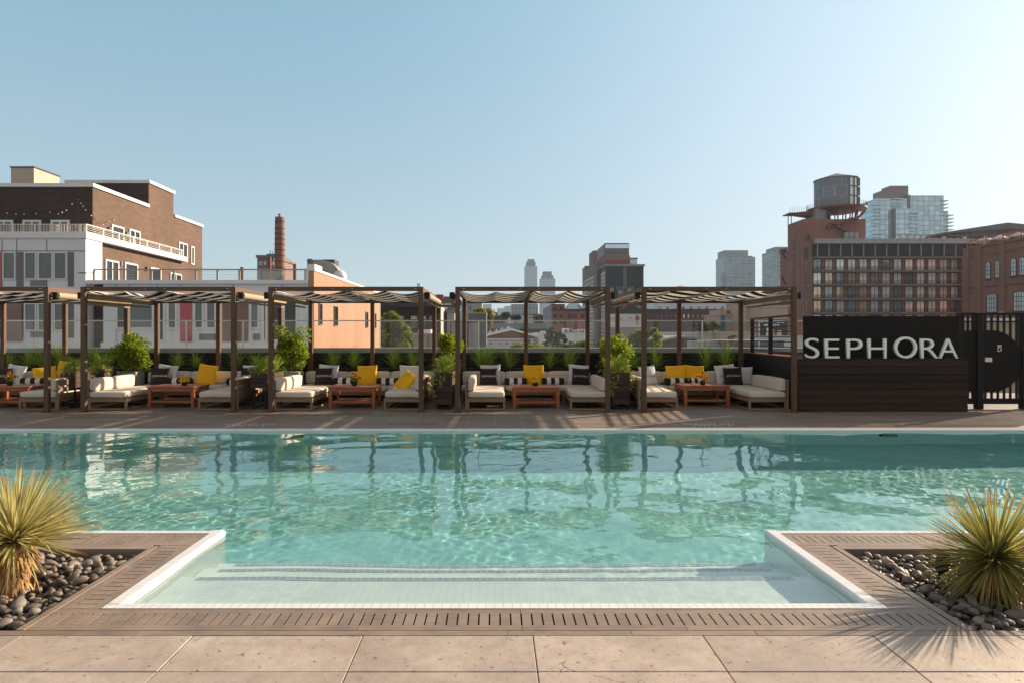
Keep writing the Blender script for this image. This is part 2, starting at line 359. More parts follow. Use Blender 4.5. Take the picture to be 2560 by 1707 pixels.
# water: one wavy sheet, finer than its ripples
def water():
    dx = .024
    xs = np.arange(-WX-.02, WX+.03, dx); ys = np.arange(POOL_Y0-.02, POOL_Y1+.04, dx)
    X, Y = np.meshgrid(xs, ys, indexing='ij'); Z = np.zeros_like(X)
    g = np.random.default_rng(11)
    # ruffled and calm patches drift over the surface
    pat = np.zeros_like(X)
    for i in range(9):
        lam = g.uniform(2.2, 6.5); k = 2*math.pi/lam; th = g.uniform(0, 6.283); pat += np.sin(k*(X*math.cos(th)+Y*math.sin(th)*1.3)+g.uniform(0, 6.283))
    pat = 1/(1+np.exp(-pat*.9)); pat = .18+.95*pat
    for i in range(70):                                  # fine ripples
        lam = .085*(.42/.085)**g.random(); k = 2*math.pi/lam; th = g.normal(2.2, .9)
        Z += pat*RIP/k*np.sin(k*(X*math.cos(th)+Y*math.sin(th))+g.uniform(0, 6.283)+.8*np.sin(X*g.uniform(-1.5, 1.5)+Y*g.uniform(-1.5, 1.5)))
    for i in range(46):                                  # slow swell from swimmers and jets
        lam = .45*(2.6/.45)**g.random(); k = 2*math.pi/lam; th = g.normal(1.9, .8); env = .6+.4*np.sin(X*g.uniform(-.6, .6)+Y*g.uniform(-.6, .6)+g.uniform(0, 6.28))
        Z += env*SWELL/k*np.sin(k*(X*math.cos(th)+Y*math.sin(th))+g.uniform(0, 6.283)+.6*np.sin(X*g.uniform(-1, 1)+Y*g.uniform(-1, 1)))
    Z -= .034
    nx, ny = X.shape; idx = np.arange(nx*ny).reshape(nx, ny)
    q = np.stack([idx[:-1, :-1], idx[1:, :-1], idx[1:, 1:], idx[:-1, 1:]], -1)
    cx = X[:-1, :-1]+dx/2; cy = Y[:-1, :-1]+dx/2
    keep = (cy > POOL_YN-.03) | (np.abs(cx) < NX+.03)
    q = q[keep]; used = np.unique(q); remap = -np.ones(nx*ny, int); remap[used] = np.arange(len(used))
    V = np.stack([X, Y, Z], -1).reshape(-1, 3)[used]; q = remap[q]
    me = bpy.data.meshes.new('water'); me.vertices.add(len(V)); me.vertices.foreach_set('co', V.ravel())
    me.loops.add(q.size); me.loops.foreach_set('vertex_index', q.ravel().astype(np.int32))
    me.polygons.add(len(q)); me.polygons.foreach_set('loop_start', np.arange(0, q.size, 4, dtype=np.int32))
    me.polygons.foreach_set('use_smooth', np.ones(len(q), bool)); me.update(calc_edges=True)
    mt = bpy.data.materials.new('water'); mt.use_nodes = True; nt = mt.node_tree; nt.nodes.clear()
    out = nt.nodes.new('ShaderNodeOutputMaterial'); gl = nt.nodes.new('ShaderNodeBsdfGlass')
    gl.inputs['IOR'].default_value = 1.333; gl.inputs['Roughness'].default_value = 0; gl.inputs['Color'].default_value = (.935, 1.0, .995, 1)
    nt.links.new(gl.outputs[0], out.inputs[0]); me.materials.append(mt)
    o = put('water', me); o.cycles.is_caustics_caster = True; return structure(o)
water()

# coping: flat white tiles with a rounded nose over the water
def coping_run(m, pts_out, inner_sign, axis, fixed, a0, a1, mi_top, nose_only=False):
    pass
def prof_run(m, p0, p1, inward, mi):
    """coping of 0.09 m from p0 to p1 (outer edge), nose towards `inward`"""
    p0, p1, n = Vector((*p0, 0)), Vector((*p1, 0)), Vector((*inward, 0))
    prof = [(0, .004), (.062, .004)] + [(.062+.024*math.sin(t), -.020+.024*math.cos(t)) for t in (R(18*k) for k in range(1, 6))] + [(.086, -.05), (0, -.05)]
    k = len(prof); vs = [p + n*a + Vector((0, 0, z)) for p in (p0, p1) for a, z in prof]
    for j in range(k):
        j2 = (j+1) % k; m.add([vs[j], vs[j2], vs[k+j2], vs[k+j]], [(0, 1, 2, 3)], mi if j == 0 else 1)
    m.add(vs[:k], [tuple(range(k))], 1); m.add(vs[k:], [tuple(range(k))[::-1]], 1)
OX, NY = 2.132, 3.70
m = MB()
prof_run(m, (-OX, NY), (OX, NY), (0, 1), 0)                       # in front of the steps
prof_run(m, (-WX, POOL_Y1+.085), (WX, POOL_Y1+.085), (0, -1), 0)  # far edge
prof_run(m, (-WX, 5.105), (-OX, 5.105), (0, 1), 0); prof_run(m, (OX, 5.105), (WX, 5.105), (0, 1), 0)
o1 = structure(m.build('pool_coping', ['coping_tile', 'bullnose'], smooth=1)); o1.cycles.is_caustics_receiver = False
m = MB()
prof_run(m, (-OX, 5.192), (-OX, NY+.0555), (1, 0), 0); prof_run(m, (OX, NY+.0555), (OX, 5.192), (-1, 0), 0)
structure(m.build('pool_coping', ['coping_tile_side', 'bullnose'], smooth=1))

# slotted drain grates: rails with bars between real slots
def grate(name, label, x0, x1, y0, y1, along, rail, pitch, slot, mt, seams=(), mitre=None):
    m = MB(); zt, zb = 0.0, -.045
    L0, L1, W0, W1 = (x0, x1, y0, y1) if along == 'x' else (y0, y1, x0, x1)
    def bx(a0, a1, b0, b1):
        if along == 'x': m.box(a0, a1, b0, b1, zb, zt)
        else: m.box(b0, b1, a0, a1, zb, zt)
    n = max(1, round((L1-L0)/pitch)); p = (L1-L0)/n; segs = 15
    k = 0
    while k < n:                                    # panels of about 0.84 m, each its own island
        e = min(n, k+segs); a, b = L0+k*p+.0012, L0+e*p-.0012
        bx(a, b, W0, W0+rail); bx(a, b, W1-rail, W1)
        for j in range(k, e):
            s0 = L0+j*p; bx(max(a, s0+slot/2), min(b, s0+p-slot/2), W0+rail, W1-rail)
        k = e
    return tag(m.build(name, mt), label, 'drain grate', 'slotted drain grates round the pool')
grate('drain_grate', 'long slotted stone drain grate in front of the shallow pool steps', -2.36, 2.36, 3.432, 3.698, 'x', .060, .0556, .0085, 'plank_x')
grate('drain_grate', 'slotted stone drain grate between the left pebble bed and the white coping', -2.358, -2.136, 3.701, 4.822, 'y', .052, .066, .008, 'plank_y')
grate('drain_grate', 'slotted stone drain grate between the right pebble bed and the white coping', 2.136, 2.358, 3.701, 4.822, 'y', .052, .066, .008, 'plank_y')
grate('drain_grate', 'slotted stone drain grate along the pool edge behind the left pebble bed', -6.0, -2.136, 4.825, 5.102, 'x', .06, .0556, .008, 'plank_x')
grate('drain_grate', 'slotted stone drain grate along the pool edge behind the right pebble bed', 2.136, 6.0, 4.825, 5.102, 'x', .06, .0556, .008, 'plank_x')
grate('drain_grate', 'slotted drain grate along the far pool edge below the cabanas', -12, 12, 10.848, 10.998, 'x', .03, .0556, .012, 'plank_x')
m = MB()
m.box(-6, 6, 3.36, 3.69, -.3, -.06); m.box(-6, -2.14, 3.69, 5.1, -.3, -.06-.06); m.box(2.14, 6, 3.69, 5.1, -.3, -.12); m.box(-12, 12, 10.845, 11, -.3, -.06)
m.box(-2.36, -2.136, 3.69, 5.1, -.119, -.06); m.box(2.136, 2.36, 3.69, 5.1, -.119, -.06); m.box(-6, -2.361, 4.83, 5.1, -.119, -.06); m.box(2.361, 6, 4.83, 5.1, -.119, -.06)
structure(m.build('drain_channel_floor', 'void'))

# borders of the pebble beds and the strip before the paving
BX0, BY0, BY1 = 2.41, 3.425, 4.735
m = MB(); r = random.Random(3)
x = -6.0
while x < 6:                                     # front strip in staggered boards
    w = r.choice((.9, 1.2, .62)); m.box(x+.0012, min(6, x+w)-.0012, 3.374, BY0+.004 if False else 3.428, -.05, .0); x += w
for s in (-1, 1):
    a, b = sorted((s*2.367, s*BX0)); m.box(a, b, 3.432, 4.80, -.09, .002)          # side board
    a, b = sorted((s*(BX0+.001), s*6.0)); m.box(a, b, BY1, 4.822, -.09, .001)        # back board
structure(m.build('border_boards', 'plank_x', bevel=.0015, segs=1))

# big stone pavers
m = MB(); r = random.Random(5)
XJ = [-6.52+.8385*k for k in range(17)]
for (y0, y1, off) in ((3.012, 3.370, 0), (2.40, 3.007, 0), (1.6, 2.395, 0), (.6, 1.595, 0), (-1.2, .595, 0), (-3.0, -1.205, 0)):
    for k in range(16): m.box(XJ[k]+.0022, XJ[k+1]-.0022, y0, y1, -.045, r.uniform(-.0012, .0008))
structure(m.build('paving', 'travertine', bevel=.0025, segs=1))
m = MB(); m.box(-6.6, 7, -3.1, 3.372, -.3, -.008); structure(m.build('paving_bed', 'void'))

# far deck and the building the roof terrace sits on
m = MB(); m.box(-17, 17, 11.0, 17.6, -.3, 0); structure(m.build('pool_deck', 'deck_tile'))
m = MB(); m.box(-17, 17, -3.2, 17.6, -16, -1.7); m.box(-17, 17, 17.0, 17.6, -1.69, -.301); m.box(-17, -12.05, 3.2, 17, -1.69, -.302); m.box(12.05, 17, 3.2, 17, -1.69, -.302)
m.box(-17, -6, -3.2, 5.1, -.3, -.001); m.box(6.9, 17, -3.2, 5.1, -.3, -.001)
structure(m.build('terrace_slab', 'concrete'))

# painted depth markings on the far deck, read from the other side
def deck_text(body, x, y, size, sy):
    vs, fs = text_geo(body, size, 1.1); mm = MB(); mm.add([(-a, -b*sy, 0) for a, b, _ in vs], [f for f in fs]); return mm, (x, y, .004)
for px, where in ((617, 'in front of the white apartment block'), (1778, 'before the cabana beside the sign')):
    x = PX(px, 11.25); t = thing('depth_marking', 'white upside-down depth warning painted on the deck '+where, 'marking', (x, 11.25, .004), 'depth markings on the deck')
    for body, dy, sz in (('NO DIVING', .16, .15), ('3 1/2 FEET', -.04, .13)):
        vs, fs = text_geo(body, sz, 1.12); mm = MB(); mm.add([(-a, -b*1.1+dy, 0) for a, b, _ in vs], fs); mm.build('lettering', 'ink_white', t)

# round underwater lights on the far wall
for px, lb in ((735, 'before the cabana at the peach wall'), (1235, 'below the middle cabana'), (2225, 'below the black lettered sign')):
    t = thing('pool_light', 'round dark underwater light in the far pool wall '+lb, 'pool light', (PX(px, 10.7), 10.755, -.46), 'underwater lights in the far pool wall')
    m = MB(); m.cyl((0, 0, 0), (0, -.02, 0), .15, .14, 28); m.build('rim', 'black_metal', t, smooth=1)
    m = MB(); m.cyl((0, -.021, 0), (0, -.028, 0), .115, .11, 28); m.build('lens', 'galvanised', t, smooth=1)

# ------------------------------------------------------------------ pebble beds
def pebble_mesh(seed, mt):
    bm = bmesh.new(); bmesh.ops.create_icosphere(bm, subdivisions=2, radius=1)
    q = Vector((seed*3.1, seed*1.7, 0)); vs = []
    for v in bm.verts:
        p = v.co.copy(); k = 1+.34*noise.noise(p*.9+q)+.10*noise.noise(p*2.3+q)
        vs.append(p*k)
    bm.verts.index_update(); fs = [tuple(v.index for v in f.verts) for f in bm.faces]; bm.free()
    m = MB(); m.add(vs, fs); return m.mesh('pebble', mt, smooth=2), vs, fs
PEB = [pebble_mesh(i, mt) for i, mt in enumerate(['pebble', 'pebble_grey', 'pebble', 'pebble_grey', 'pebble_grey', 'pebble', 'pebble', 'pebble_tan'])]
def inframe(x, y, z):
    u = CX+F*x/y; w = HY-F*(z-EYE)/y; return -15 < u < 2575 and w < 1720
def beds():
    r = random.Random(21); rest = MB(); tops = []
    for s in (-1, 1):
        ext = 3.9 if s < 0 else 4.2
        hole = (-2.87, 4.07) if s < 0 else (2.95, 4.03)
        for layer, (sp, z) in enumerate(((.046, -.088), (.050, -.062), (.062, -.038))):
            pts = []; grid = {}
            for _ in range(16000 if layer < 2 else 1500):
                x = r.uniform(BX0+.024, ext); y = r.uniform(BY0+.026, BY1-.03)
                a = r.uniform(.7, 1.45)*sp
                if math.hypot(s*x-hole[0], y-hole[1]) < .09: continue
                gx, gy = int(x/.1), int(y/.1)
                if any(math.hypot(x-u, y-w) < (a+b)*.43 for i in (-1, 0, 1) for j in (-1, 0, 1) for (u, w, b) in grid.get((gx+i, gy+j), ())): continue
                grid.setdefault((gx, gy), []).append((x, y, a)); pts.append((s*x, y, a))
            for (x, y, a) in pts:
                sc = (a*r.uniform(.42, .62), a*r.uniform(.32, .44), a*r.uniform(.22, .34)); zz = z+r.uniform(-.008, .008)
                M = Matrix.Translation((x, y, zz)) @ Matrix.Rotation(r.uniform(0, 6.28), 4, 'Z') @ Matrix.Rotation(r.gauss(0, .28), 4, 'X') @ Matrix.Rotation(r.gauss(0, .28), 4, 'Y') @ Matrix.Diagonal((*sc, 1))
                k = r.randrange(8)
                vis = layer > 0 and inframe(x, y, zz)
                tops.append((0 if not vis else (1+layer)*a/y, s, k, M))
    tops.sort(key=lambda t: -t[0])
    names = {'pebble': 'smooth brown river pebble', 'pebble_grey': 'smooth grey river pebble', 'pebble_tan': 'smooth tan river pebble'}
    for i, (w, s, k, M) in enumerate(tops):
        me, vs, fs = PEB[k]
        if i < 300 and w > 0:
            o = put('river_pebble', me); o.matrix_world = M
            side = 'left' if s < 0 else 'right'
            tag(o, names[me.materials[0].name]+' among many in the %s planting bed' % side, 'pebble', '%ss in the %s bed' % (names[me.materials[0].name], side))
        else:
            rest.add([M @ Vector(v) for v in vs[:]], fs)
    o = rest.build('gravel', 'pebble_mix', smooth=2); o['kind'] = 'stuff'
beds()
m = MB()
for s in (-1, 1):
    a, b = sorted((s*BX0, s*6.0)); m.box(a, b, BY0+.005, BY1-.001, -.119, -.098)
structure(m.build('soil_bed', 'soil'))
# ------------------------------------------------------------------ cabanas
YF, DEP, WID, HGT = 13.16, 2.94, 2.99, 2.41
CAB = [-11.60, -7.99, -4.37, -.763, 2.84]
def stripe_mat():
    m, nt, b = _new('striped_canvas')
    tc = nt.nodes.new('ShaderNodeTexCoord'); sp = nt.nodes.new('ShaderNodeSeparateXYZ'); nt.links.new(tc.outputs['Object'], sp.inputs[0])
    d = _n(nt, 'ShaderNodeMath', operation='MULTIPLY'); d.inputs[1].default_value = 1/.50; nt.links.new(sp.outputs[1], d.inputs[0])
    fr = _n(nt, 'ShaderNodeMath', operation='FRACT'); nt.links.new(d.outputs[0], fr.inputs[0])
    gt = _n(nt, 'ShaderNodeMath', operation='GREATER_THAN'); gt.inputs[1].default_value = .45; nt.links.new(fr.outputs[0], gt.inputs[0])
    c = _mixc(nt, gt.outputs[0], (.74, .68, .61, 1), (.008, .007, .007, 1)); nt.links.new(c, b.inputs['Base Color']); b.inputs['Roughness'].default_value = .9
    t = nt.nodes.new('ShaderNodeBsdfTranslucent'); nt.links.new(c, t.inputs[0]); mx = nt.nodes.new('ShaderNodeMixShader'); mx.inputs[0].default_value = .30
    nt.links.new(b.outputs[0], mx.inputs[1]); nt.links.new(t.outputs[0], mx.inputs[2]); nt.links.new(mx.outputs[0], nt.nodes['Material Output'].inputs[0])
stripe_mat()
def canopy(x0, x1, seed, hump=0):
    r = random.Random(seed); m = MB(); nx, ny = 44, 30; vs = []
    a = [r.uniform(.06, .09), r.uniform(.055, .085)]; sk = [r.uniform(-.05, .05) for _ in range(2)]
    for i in range(nx+1):
        u = i/nx
        for j in range(ny+1):
            v = j/ny
            mid = .5+sk[0]*.4*(v-.5)
            t, k = (u/mid, 0) if u < mid else ((u-mid)/(1-mid), 1)
            z = -a[k]*4*t*(1-t)*(1+.25*math.sin(3*v+seed)) - .012*math.sin(9*u+5*v+seed)
            dy = .05*math.sin(6.28*u*1.5+seed)*(v-.5)+.028*math.sin(12.6*u+seed*2)
            if hump: z += hump*math.sin(math.pi*u)*max(0, 1-v*2.2)
            vs.append((x0+(x1-x0)*u, .10+(DEP-.2)*v, 2.335+z*(1-.35*v)-.045*v))
    m.add(vs, [(i*(ny+1)+j, (i+1)*(ny+1)+j, (i+1)*(ny+1)+j+1, i*(ny+1)+j+1) for i in range(nx) for j in range(ny)])
    me = m.mesh('canopy', 'striped_canvas', smooth=2); return me
def cabana(i, label):
    t = thing('cabana', label, 'cabana', (CAB[i], YF, 0), 'bronze framed cabanas along the pool')
    W, D, H = WID, DEP, HGT
    for (x, y) in ((0, 0), (W-.09, 0), (0, D-.09), (W/2-.045, D-.09), (W-.09, D-.09)):
        m = MB(); m.box(0, .09, 0, .09, .004, H-.001); p = m.build('post', 'bronze', t, (x, y, 0), bevel=.004, segs=1)
        if y == 0:
            m = MB(); m.box(-.02, .11, -.02, .11, 0, .012)
            for bz in (.17, .20): m.cyl((.03, 0, bz), (.03, -.008, bz), .009, n=8)
            m.build('base_plate', 'bronze', p, smooth=1)
    def beam(*b): return MB().box(*b).build('beam', 'bronze', t, bevel=.003, segs=1)
    fb = beam(.09, W-.09, .012, .075, H-.083, H); m = MB()
    for x in (.14, .17, W-.14, W-.17, 1.25, 1.62): m.cyl((x, .012, H-.04), (x, .005, H-.04), .008, n=8)
    m.build('bolt', 'steel', fb)
    beam(.09, W/2-.046, D-.075, D-.012, H-.083, H); beam(W/2+.046, W-.09, D-.075, D-.012, H-.083, H)
    beam(.014, .076, .09, D-.09, H-.10, H-.002); beam(W-.076, W-.014, .09, D-.09, H-.10, H-.002)
    beam(W/2-.03, W/2+.03, .076, D-.076, H-.075, H-.003)
    MB().box(.10, W/2-.05, D-.06, D-.03, H-.185, H-.0835).build('valance', 'dark_bronze', t)
    MB().box(W/2+.05, W-.10, D-.06, D-.03, H-.185, H-.0835).build('valance', 'dark_bronze', t)
    for s in range(2):
        x0, x1 = (.10, W/2-.05) if s == 0 else (W/2+.05, W-.10)
        put('canopy', canopy(x0, x1, i*7+s*3+1, .12 if (i == 4 and s == 0) else 0), t)
        m = MB()
        for x in (x0, x1): m.cyl((x, .09, 2.337), (x, D-.09, 2.292), .012, n=8)
        m.build('canopy_rod', 'steel', t, smooth=1)
    for s, x in ((-1, -.065), (1, W+.065)):
        m = MB(); m.cyl((x, .16, 2.245), (x, D-.12, 2.245), .062, n=20); sh = m.build('roller_shade', 'shade_fabric', t, smooth=1)
        m = MB(); m.box(x-.05, x+.05, .09, .157, 2.18, 2.31); m.box(x-.05, x+.05, D-.118, D-.05, 2.18, 2.31); m.build('bracket', 'black_metal', sh, bevel=.01)
        m = MB(); m.box(x-.02, x+.012, .16, D-.12, 2.105, 2.14); m.build('hem_bar', 'taupe_frame', sh)
    return t
CN = ['leftmost cabana', 'second cabana from the left', 'cabana before the peach wall', 'middle cabana', 'cabana beside the sign']
cabana(0, 'bronze striped-canopy cabana cut off by the left edge of the picture')
cabana(1, 'bronze striped-canopy cabana in front of the white apartment block with pink panels')
cabana(2, 'bronze striped-canopy cabana in front of the peach wall and bushy green tree')
cabana(3, 'bronze striped-canopy cabana seen squarely below the pale twin towers')
cabana(4, 'bronze striped-canopy cabana beside the black lettered sign, canvas bulging over its beam')

# ------------------------------------------------------------------ sofas
def sofa(name, label, loc, w, d, side, seed, seats=1):
    t = thing(name, label, 'sofa', loc, 'taupe sectional sofas with pale cushions')
    m = MB(); L = .045; bz = .165
    for x in (0, w-L):
        for y in (0, d-L): m.box(x, x+L, y, y+L, .003, bz)
    for y in (.004, d-L+.004): m.box(L, w-L, y, y+L-.008, .003, .038); m.box(0.001, w-.001, y-.003, y+L-.005, bz, .240)
    for x in (.004, w-L+.004): m.box(x, x+L-.008, L+.001, d-L-.001, .003, .036); m.box(x, x+L-.008, L+.002, d-L-.002, bz, .239)
    m.box(L, w-L, L, d-L, .215, .235)
    m.build('frame', 'taupe_frame', t, bevel=.003, segs=1)
    m = MB()
    if side == 'l': b = lambda z0, z1, s=0: m.box(-.03+s, .004+s, 0, d, z0, z1)
    elif side == 'r': b = lambda z0, z1, s=0: m.box(w-.004, w+.03, 0, d, z0, z1)
    else: b = lambda z0, z1, s=0: m.box(0, w, d-.004, d+.03, z0, z1)
    b(.241, .33); b(.37, .45); b(.49, .60)
    if side == 'l': m.box(-.034, .006, -.003, .04, .003, .605)
    if side == 'r': m.box(w-.006, w+.034, -.003, .04, .003, .605)
    m.build('back_frame', 'taupe_frame', t, bevel=.003, segs=1)
    ln = w if side == 'b' else d
    for k in range(seats):
        a, e = ln*k/seats+.006, ln*(k+1)/seats-.006
        m = MB()
        if side == 'b': m.rbox(a, e, -.012, d-.16, .243, .372, .038, .012, seed=seed+k, wob=.006)
        else: m.rbox(.015, w-.015, a-(.018 if k == 0 else 0), e, .243, .372, .038, .012, seed=seed+k, wob=.006)
        m.build('seat_cushion', 'cushion', t, smooth=2)
        m = MB()
        if side == 'b': m.rbox(a, e, d-.165, d-.012, .375, .655, .04, .010, seed=seed+k+9, wob=.008)
        elif side == 'l': m.rbox(.008, .150, a, e, .375, .625, .04, .010, seed=seed+k+9, wob=.008)
        else: m.rbox(w-.150, w-.008, a, e, .375, .625, .04, .010, seed=seed+k+9, wob=.008)
        m.build('back_cushion', 'cushion', t, smooth=2)
    return t
LW = [.02, -.06, .0, .21, .03]; RW = [2.17, 2.11, 2.17, 2.25, 2.19]
for i in range(5):
    x = CAB[i]
    sofa('sofa_back_run', 'long pale sofa along the back wall of the '+CN[i], (x+.02, 15.06, 0), 2.94, .76, 'b', i*31, 3)
    sofa('sofa_side_run', 'pale sofa wing on the left side of the '+CN[i], (x+LW[i], 13.52, 0), .76, 1.51, 'l', i*31+5, 1 if i != 1 else 2)
    sofa('sofa_side_run', 'pale sofa wing on the right side of the '+CN[i], (x+RW[i], 13.52, 0), .76, 1.51, 'r', i*31+8, 1)

# ------------------------------------------------------------------ coffee tables
TX = [1.0, .84, .954, 1.11, 1.10]; TY = [14.0, 14.0, 13.93, 13.87, 14.25]
tb0 = None
for i in range(5):
    lab = 'orange-brown teak coffee table in the '+CN[i]
    if tb0 is None:
        t = tb0 = thing('coffee_table', lab, 'table', (0, 0, 0), 'teak coffee tables in the cabanas'); w, d = .99, .80
        m = MB(); n = 7; g = .006
        m.box(0, w, 0, .07, .405, .435); m.box(0, w, d-.07, d, .405, .435); m.box(0, .07, .0705, d-.0705, .405, .4348); m.box(w-.07, w, .0705, d-.0705, .405, .4348)
        for k in range(n):
            a = .074+(w-.148)*k/n; m.box(a+g/2, a+(w-.148)/n-g/2, .074, d-.074, .408, .4335)
        m.build('table_top', 'teak', t, bevel=.003, segs=1)
        for x in (.02, w-.085):
            for y in (.02, d-.085): MB().box(x, x+.065, y, y+.065, .002, .404).build('leg', 'teak', t, bevel=.004, segs=1)
        for y in (.03, d-.055): MB().box(.086, w-.086, y, y+.025, .335, .404).build('apron', 'teak', t)
        for x in (.03, w-.055): MB().box(x, x+.025, .086, d-.086, .335, .404).build('apron', 'teak', t)
        m = MB(); m.box(.086, w-.086, .035, .065, .10, .14); m.box(.086, w-.086, d-.065, d-.035, .10, .14)
        for k in range(8): a = .09+(w-.18)*k/8; m.box(a+.004, a+(w-.18)/8-.004, .066, d-.066, .122, .138)
        m.build('shelf', 'teak', t, bevel=.002, segs=1)
    else: t = dup(tb0); t['label'] = lab
    t.location = (CAB[i]+TX[i], TY[i], 0)

# ------------------------------------------------------------------ pillows
def pillow_z(u, v, T): return T*(max(0, 1-u*u)*max(0, 1-v*v))**.42
def pillow_pt(u, v, w, h, T, sgn, seed):
    k = 1-.075*(1-v*v); q = 1-.075*(1-u*u)
    n = noise.noise(Vector((u*2.2+seed, v*2.2, seed*.7)))*.022*(1-(u*u+v*v)*.3)
    return Vector((u*k*w/2, -sgn*(pillow_z(u, v, T)*(1+1.2*n*8*.25))-n*.35, v*q*h/2))
def pillow_geo(w, h, T, seed, n=18):
    m = MB(); vs = []; fs = []
    ss = [math.sin(math.pi/2*(-1+2*i/n)) for i in range(n+1)]
    for sgn in (1, -1):
        o = len(vs); vs += [pillow_pt(a, b, w, h, T, sgn, seed) for a in ss for b in ss]
        for i in range(n):
            for j in range(n):
                q = (o+i*(n+1)+j, o+(i+1)*(n+1)+j, o+(i+1)*(n+1)+j+1, o+i*(n+1)+j+1); fs.append(q if sgn > 0 else q[::-1])
    m.add(vs, fs); return m
def pillow(label, kind, px, w, Y, z=None, yaw=0, lean=14, roll=0, text=True, seed=0, grp=None, x=None):
    cloth = {'y': 'yellow_cloth', 'w': 'white_cloth', 'k': 'black_cloth'}[kind]
    grp = {'y': 'square yellow pillows', 'w': 'square white pillows', 'k': 'square black pillows'}[kind]
    zc = (.375+w/2*math.cos(R(lean))*.95) if z is None else z
    o = pillow_geo(w, w*.98, .075 if kind != 'k' else .062, seed).build('throw_pillow', cloth, None, (PX(px, Y) if x is None else x, Y, zc), smooth=2, rot=None)
    o.rotation_euler = (Matrix.Rotation(R(yaw), 4, 'Z') @ Matrix.Rotation(R(-lean), 4, 'X') @ Matrix.Rotation(R(roll), 4, 'Y')).to_euler()
    tag(o, label, 'pillow', grp)
    if kind != 'y' and text:
        vs, fs = text_geo('SEPHORA', .062, 1.3); m = MB(); T = .075 if kind != 'k' else .062; pts = []
        zo = -.035 if kind == 'w' else .0
        for a, b, _ in vs:
            u, v = a/(w/2*.94), (b+zo)/(w/2*.94); u = max(-1, min(1, u)); p = pillow_pt(u, v, w, w*.98, T, 1, seed); pts.append((p.x, p.y-.0045, p.z))
        m.add(pts, fs); m.build('lettering', 'ink_white' if kind == 'k' else 'ink_black', o)
    return o
Yb = 15.50
pillow('black pillow with white lettering at the left picture edge', 'k', 6, .40, 15.30, yaw=10, seed=1)
pillow('white pillow behind sunflowers at the left picture edge', 'w', 38, .47, 15.48, yaw=-6, roll=8, seed=2)
pillow('yellow pillow partly hidden behind a post of the leftmost cabana', 'y', 112, .47, 15.42, yaw=25, lean=30, roll=-8, seed=3)
pillow('yellow pillow seen above grass in the corner of the leftmost cabana', 'y', 165, .44, 15.62, z=.68, yaw=0, lean=20, roll=5, seed=4)
pillow('black lettered pillow on the white pillow in the second cabana from the left', 'k', 400, .41, 15.32, yaw=8, seed=5)
pillow('white pillow behind a black one in the second cabana from the left', 'w', 417, .47, 15.52, yaw=0, roll=6, seed=6)
pillow('large bright yellow pillow leaning by the yellow flowers in the second cabana from the left', 'y', 517, .48, 15.36, yaw=-10, roll=6, seed=7)
pillow('white pillow behind the planter at the right of the second cabana from the left', 'w', 630, .46, 15.55, yaw=0, seed=8)
pillow('black pillow hidden behind a planter in the second cabana from the left', 'k', 622, .41, 15.34, yaw=-8, seed=9)
pillow('black lettered pillow at the left in the cabana before the peach wall', 'k', 810, .41, 15.30, yaw=6, seed=10)
pillow('white pillow behind a black pillow in the cabana before the peach wall', 'w', 820, .47, 15.52, yaw=-4, roll=3, seed=11)
pillow('upright yellow pillow behind sunflowers in the cabana before the peach wall', 'y', 918, .46, 15.42, yaw=0, roll=-1.5, seed=12)
pillow('white pillow with black lettering at the right of the cabana before the peach wall', 'w', 1023, .46, 15.45, yaw=4, roll=2, seed=13)
pillow('yellow pillow tipped over on the right sofa wing before the peach wall', 'y', 1014, .46, 14.35, z=.52, yaw=-38, lean=38, roll=22, seed=14)
pillow('black lettered pillow at the left in the middle cabana', 'k', 1221, .40, 15.30, yaw=3, seed=15)
pillow('white pillow behind the left black pillow in the middle cabana', 'w', 1226, .47, 15.53, yaw=0, roll=-2, seed=16)
pillow('yellow pillow in the centre of the middle cabana behind yellow flowers', 'y', 1334, .47, 15.42, yaw=0, seed=17)
pillow('white pillow behind the right black pillow in the middle cabana', 'w', 1446, .47, 15.52, yaw=0, roll=4, seed=18)
pillow('black lettered pillow at the right in the middle cabana', 'k', 1452, .40, 15.30, yaw=-8, roll=2, seed=19)
pillow('white lettered pillow half hidden by a post in the cabana beside the sign', 'w', 1620, .45, 15.42, yaw=24, roll=-4, seed=20)
pillow('left one of two yellow pillows side by side near the sign', 'y', 1690, .46, 15.42, yaw=0, roll=-2, seed=21)
pillow('right one of two yellow pillows side by side behind sunflowers', 'y', 1735, .46, 15.47, yaw=0, roll=4, seed=22)
pillow('white pillow with hidden lettering in the cabana beside the sign', 'w', 1813, .47, 15.50, yaw=6, roll=-5, seed=23)
pillow('black lettered pillow nearest the black sign', 'k', 1832, .42, 15.28, yaw=-4, roll=-2, seed=24)
pillow('plain pale corner cushion at the back of the cabana beside the sign', 'w', 1858, .42, 15.52, yaw=-14, text=False, seed=25)

def bolster(label, px, L, Y, yaw=0, z=.455, first=0, roll=0):
    m = MB(); n = 24; k = 5; r = .082
    t = tag(put('bolster_pillow', None, None, (PX(px, Y), Y, z), (0, R(roll), R(yaw))), label, 'bolster', 'black and white striped bolsters')
    for c in (0, 1):
        m = MB()
        for j in range(k):
            if (j+first) % 2 != c: continue
            a, b = -L/2+L*j/k, -L/2+L*(j+1)/k
            m.lathe([(r-.0015, a), (r, a+.006), (r, b-.006), (r-.0015, b)], n=n)
        if c == first:
            pass
        if m.v: m.v = [(z_, y_, x_) for x_, y_, z_ in m.v]; m.build('stripe_cover', 'black_cloth' if c == 0 else 'white_cloth', t, smooth=2)
    m = MB()
    for s in (-1, 1): m.lathe([(r-.0015, s*L/2), (r*.8, s*(L/2+.022)), (r*.3, s*(L/2+.018)), (.001, s*(L/2+.006))], n=n)
    m.v = [(z_, y_, x_) for x_, y_, z_ in m.v]; m.build('end_cap', 'black_cloth', t, smooth=2)
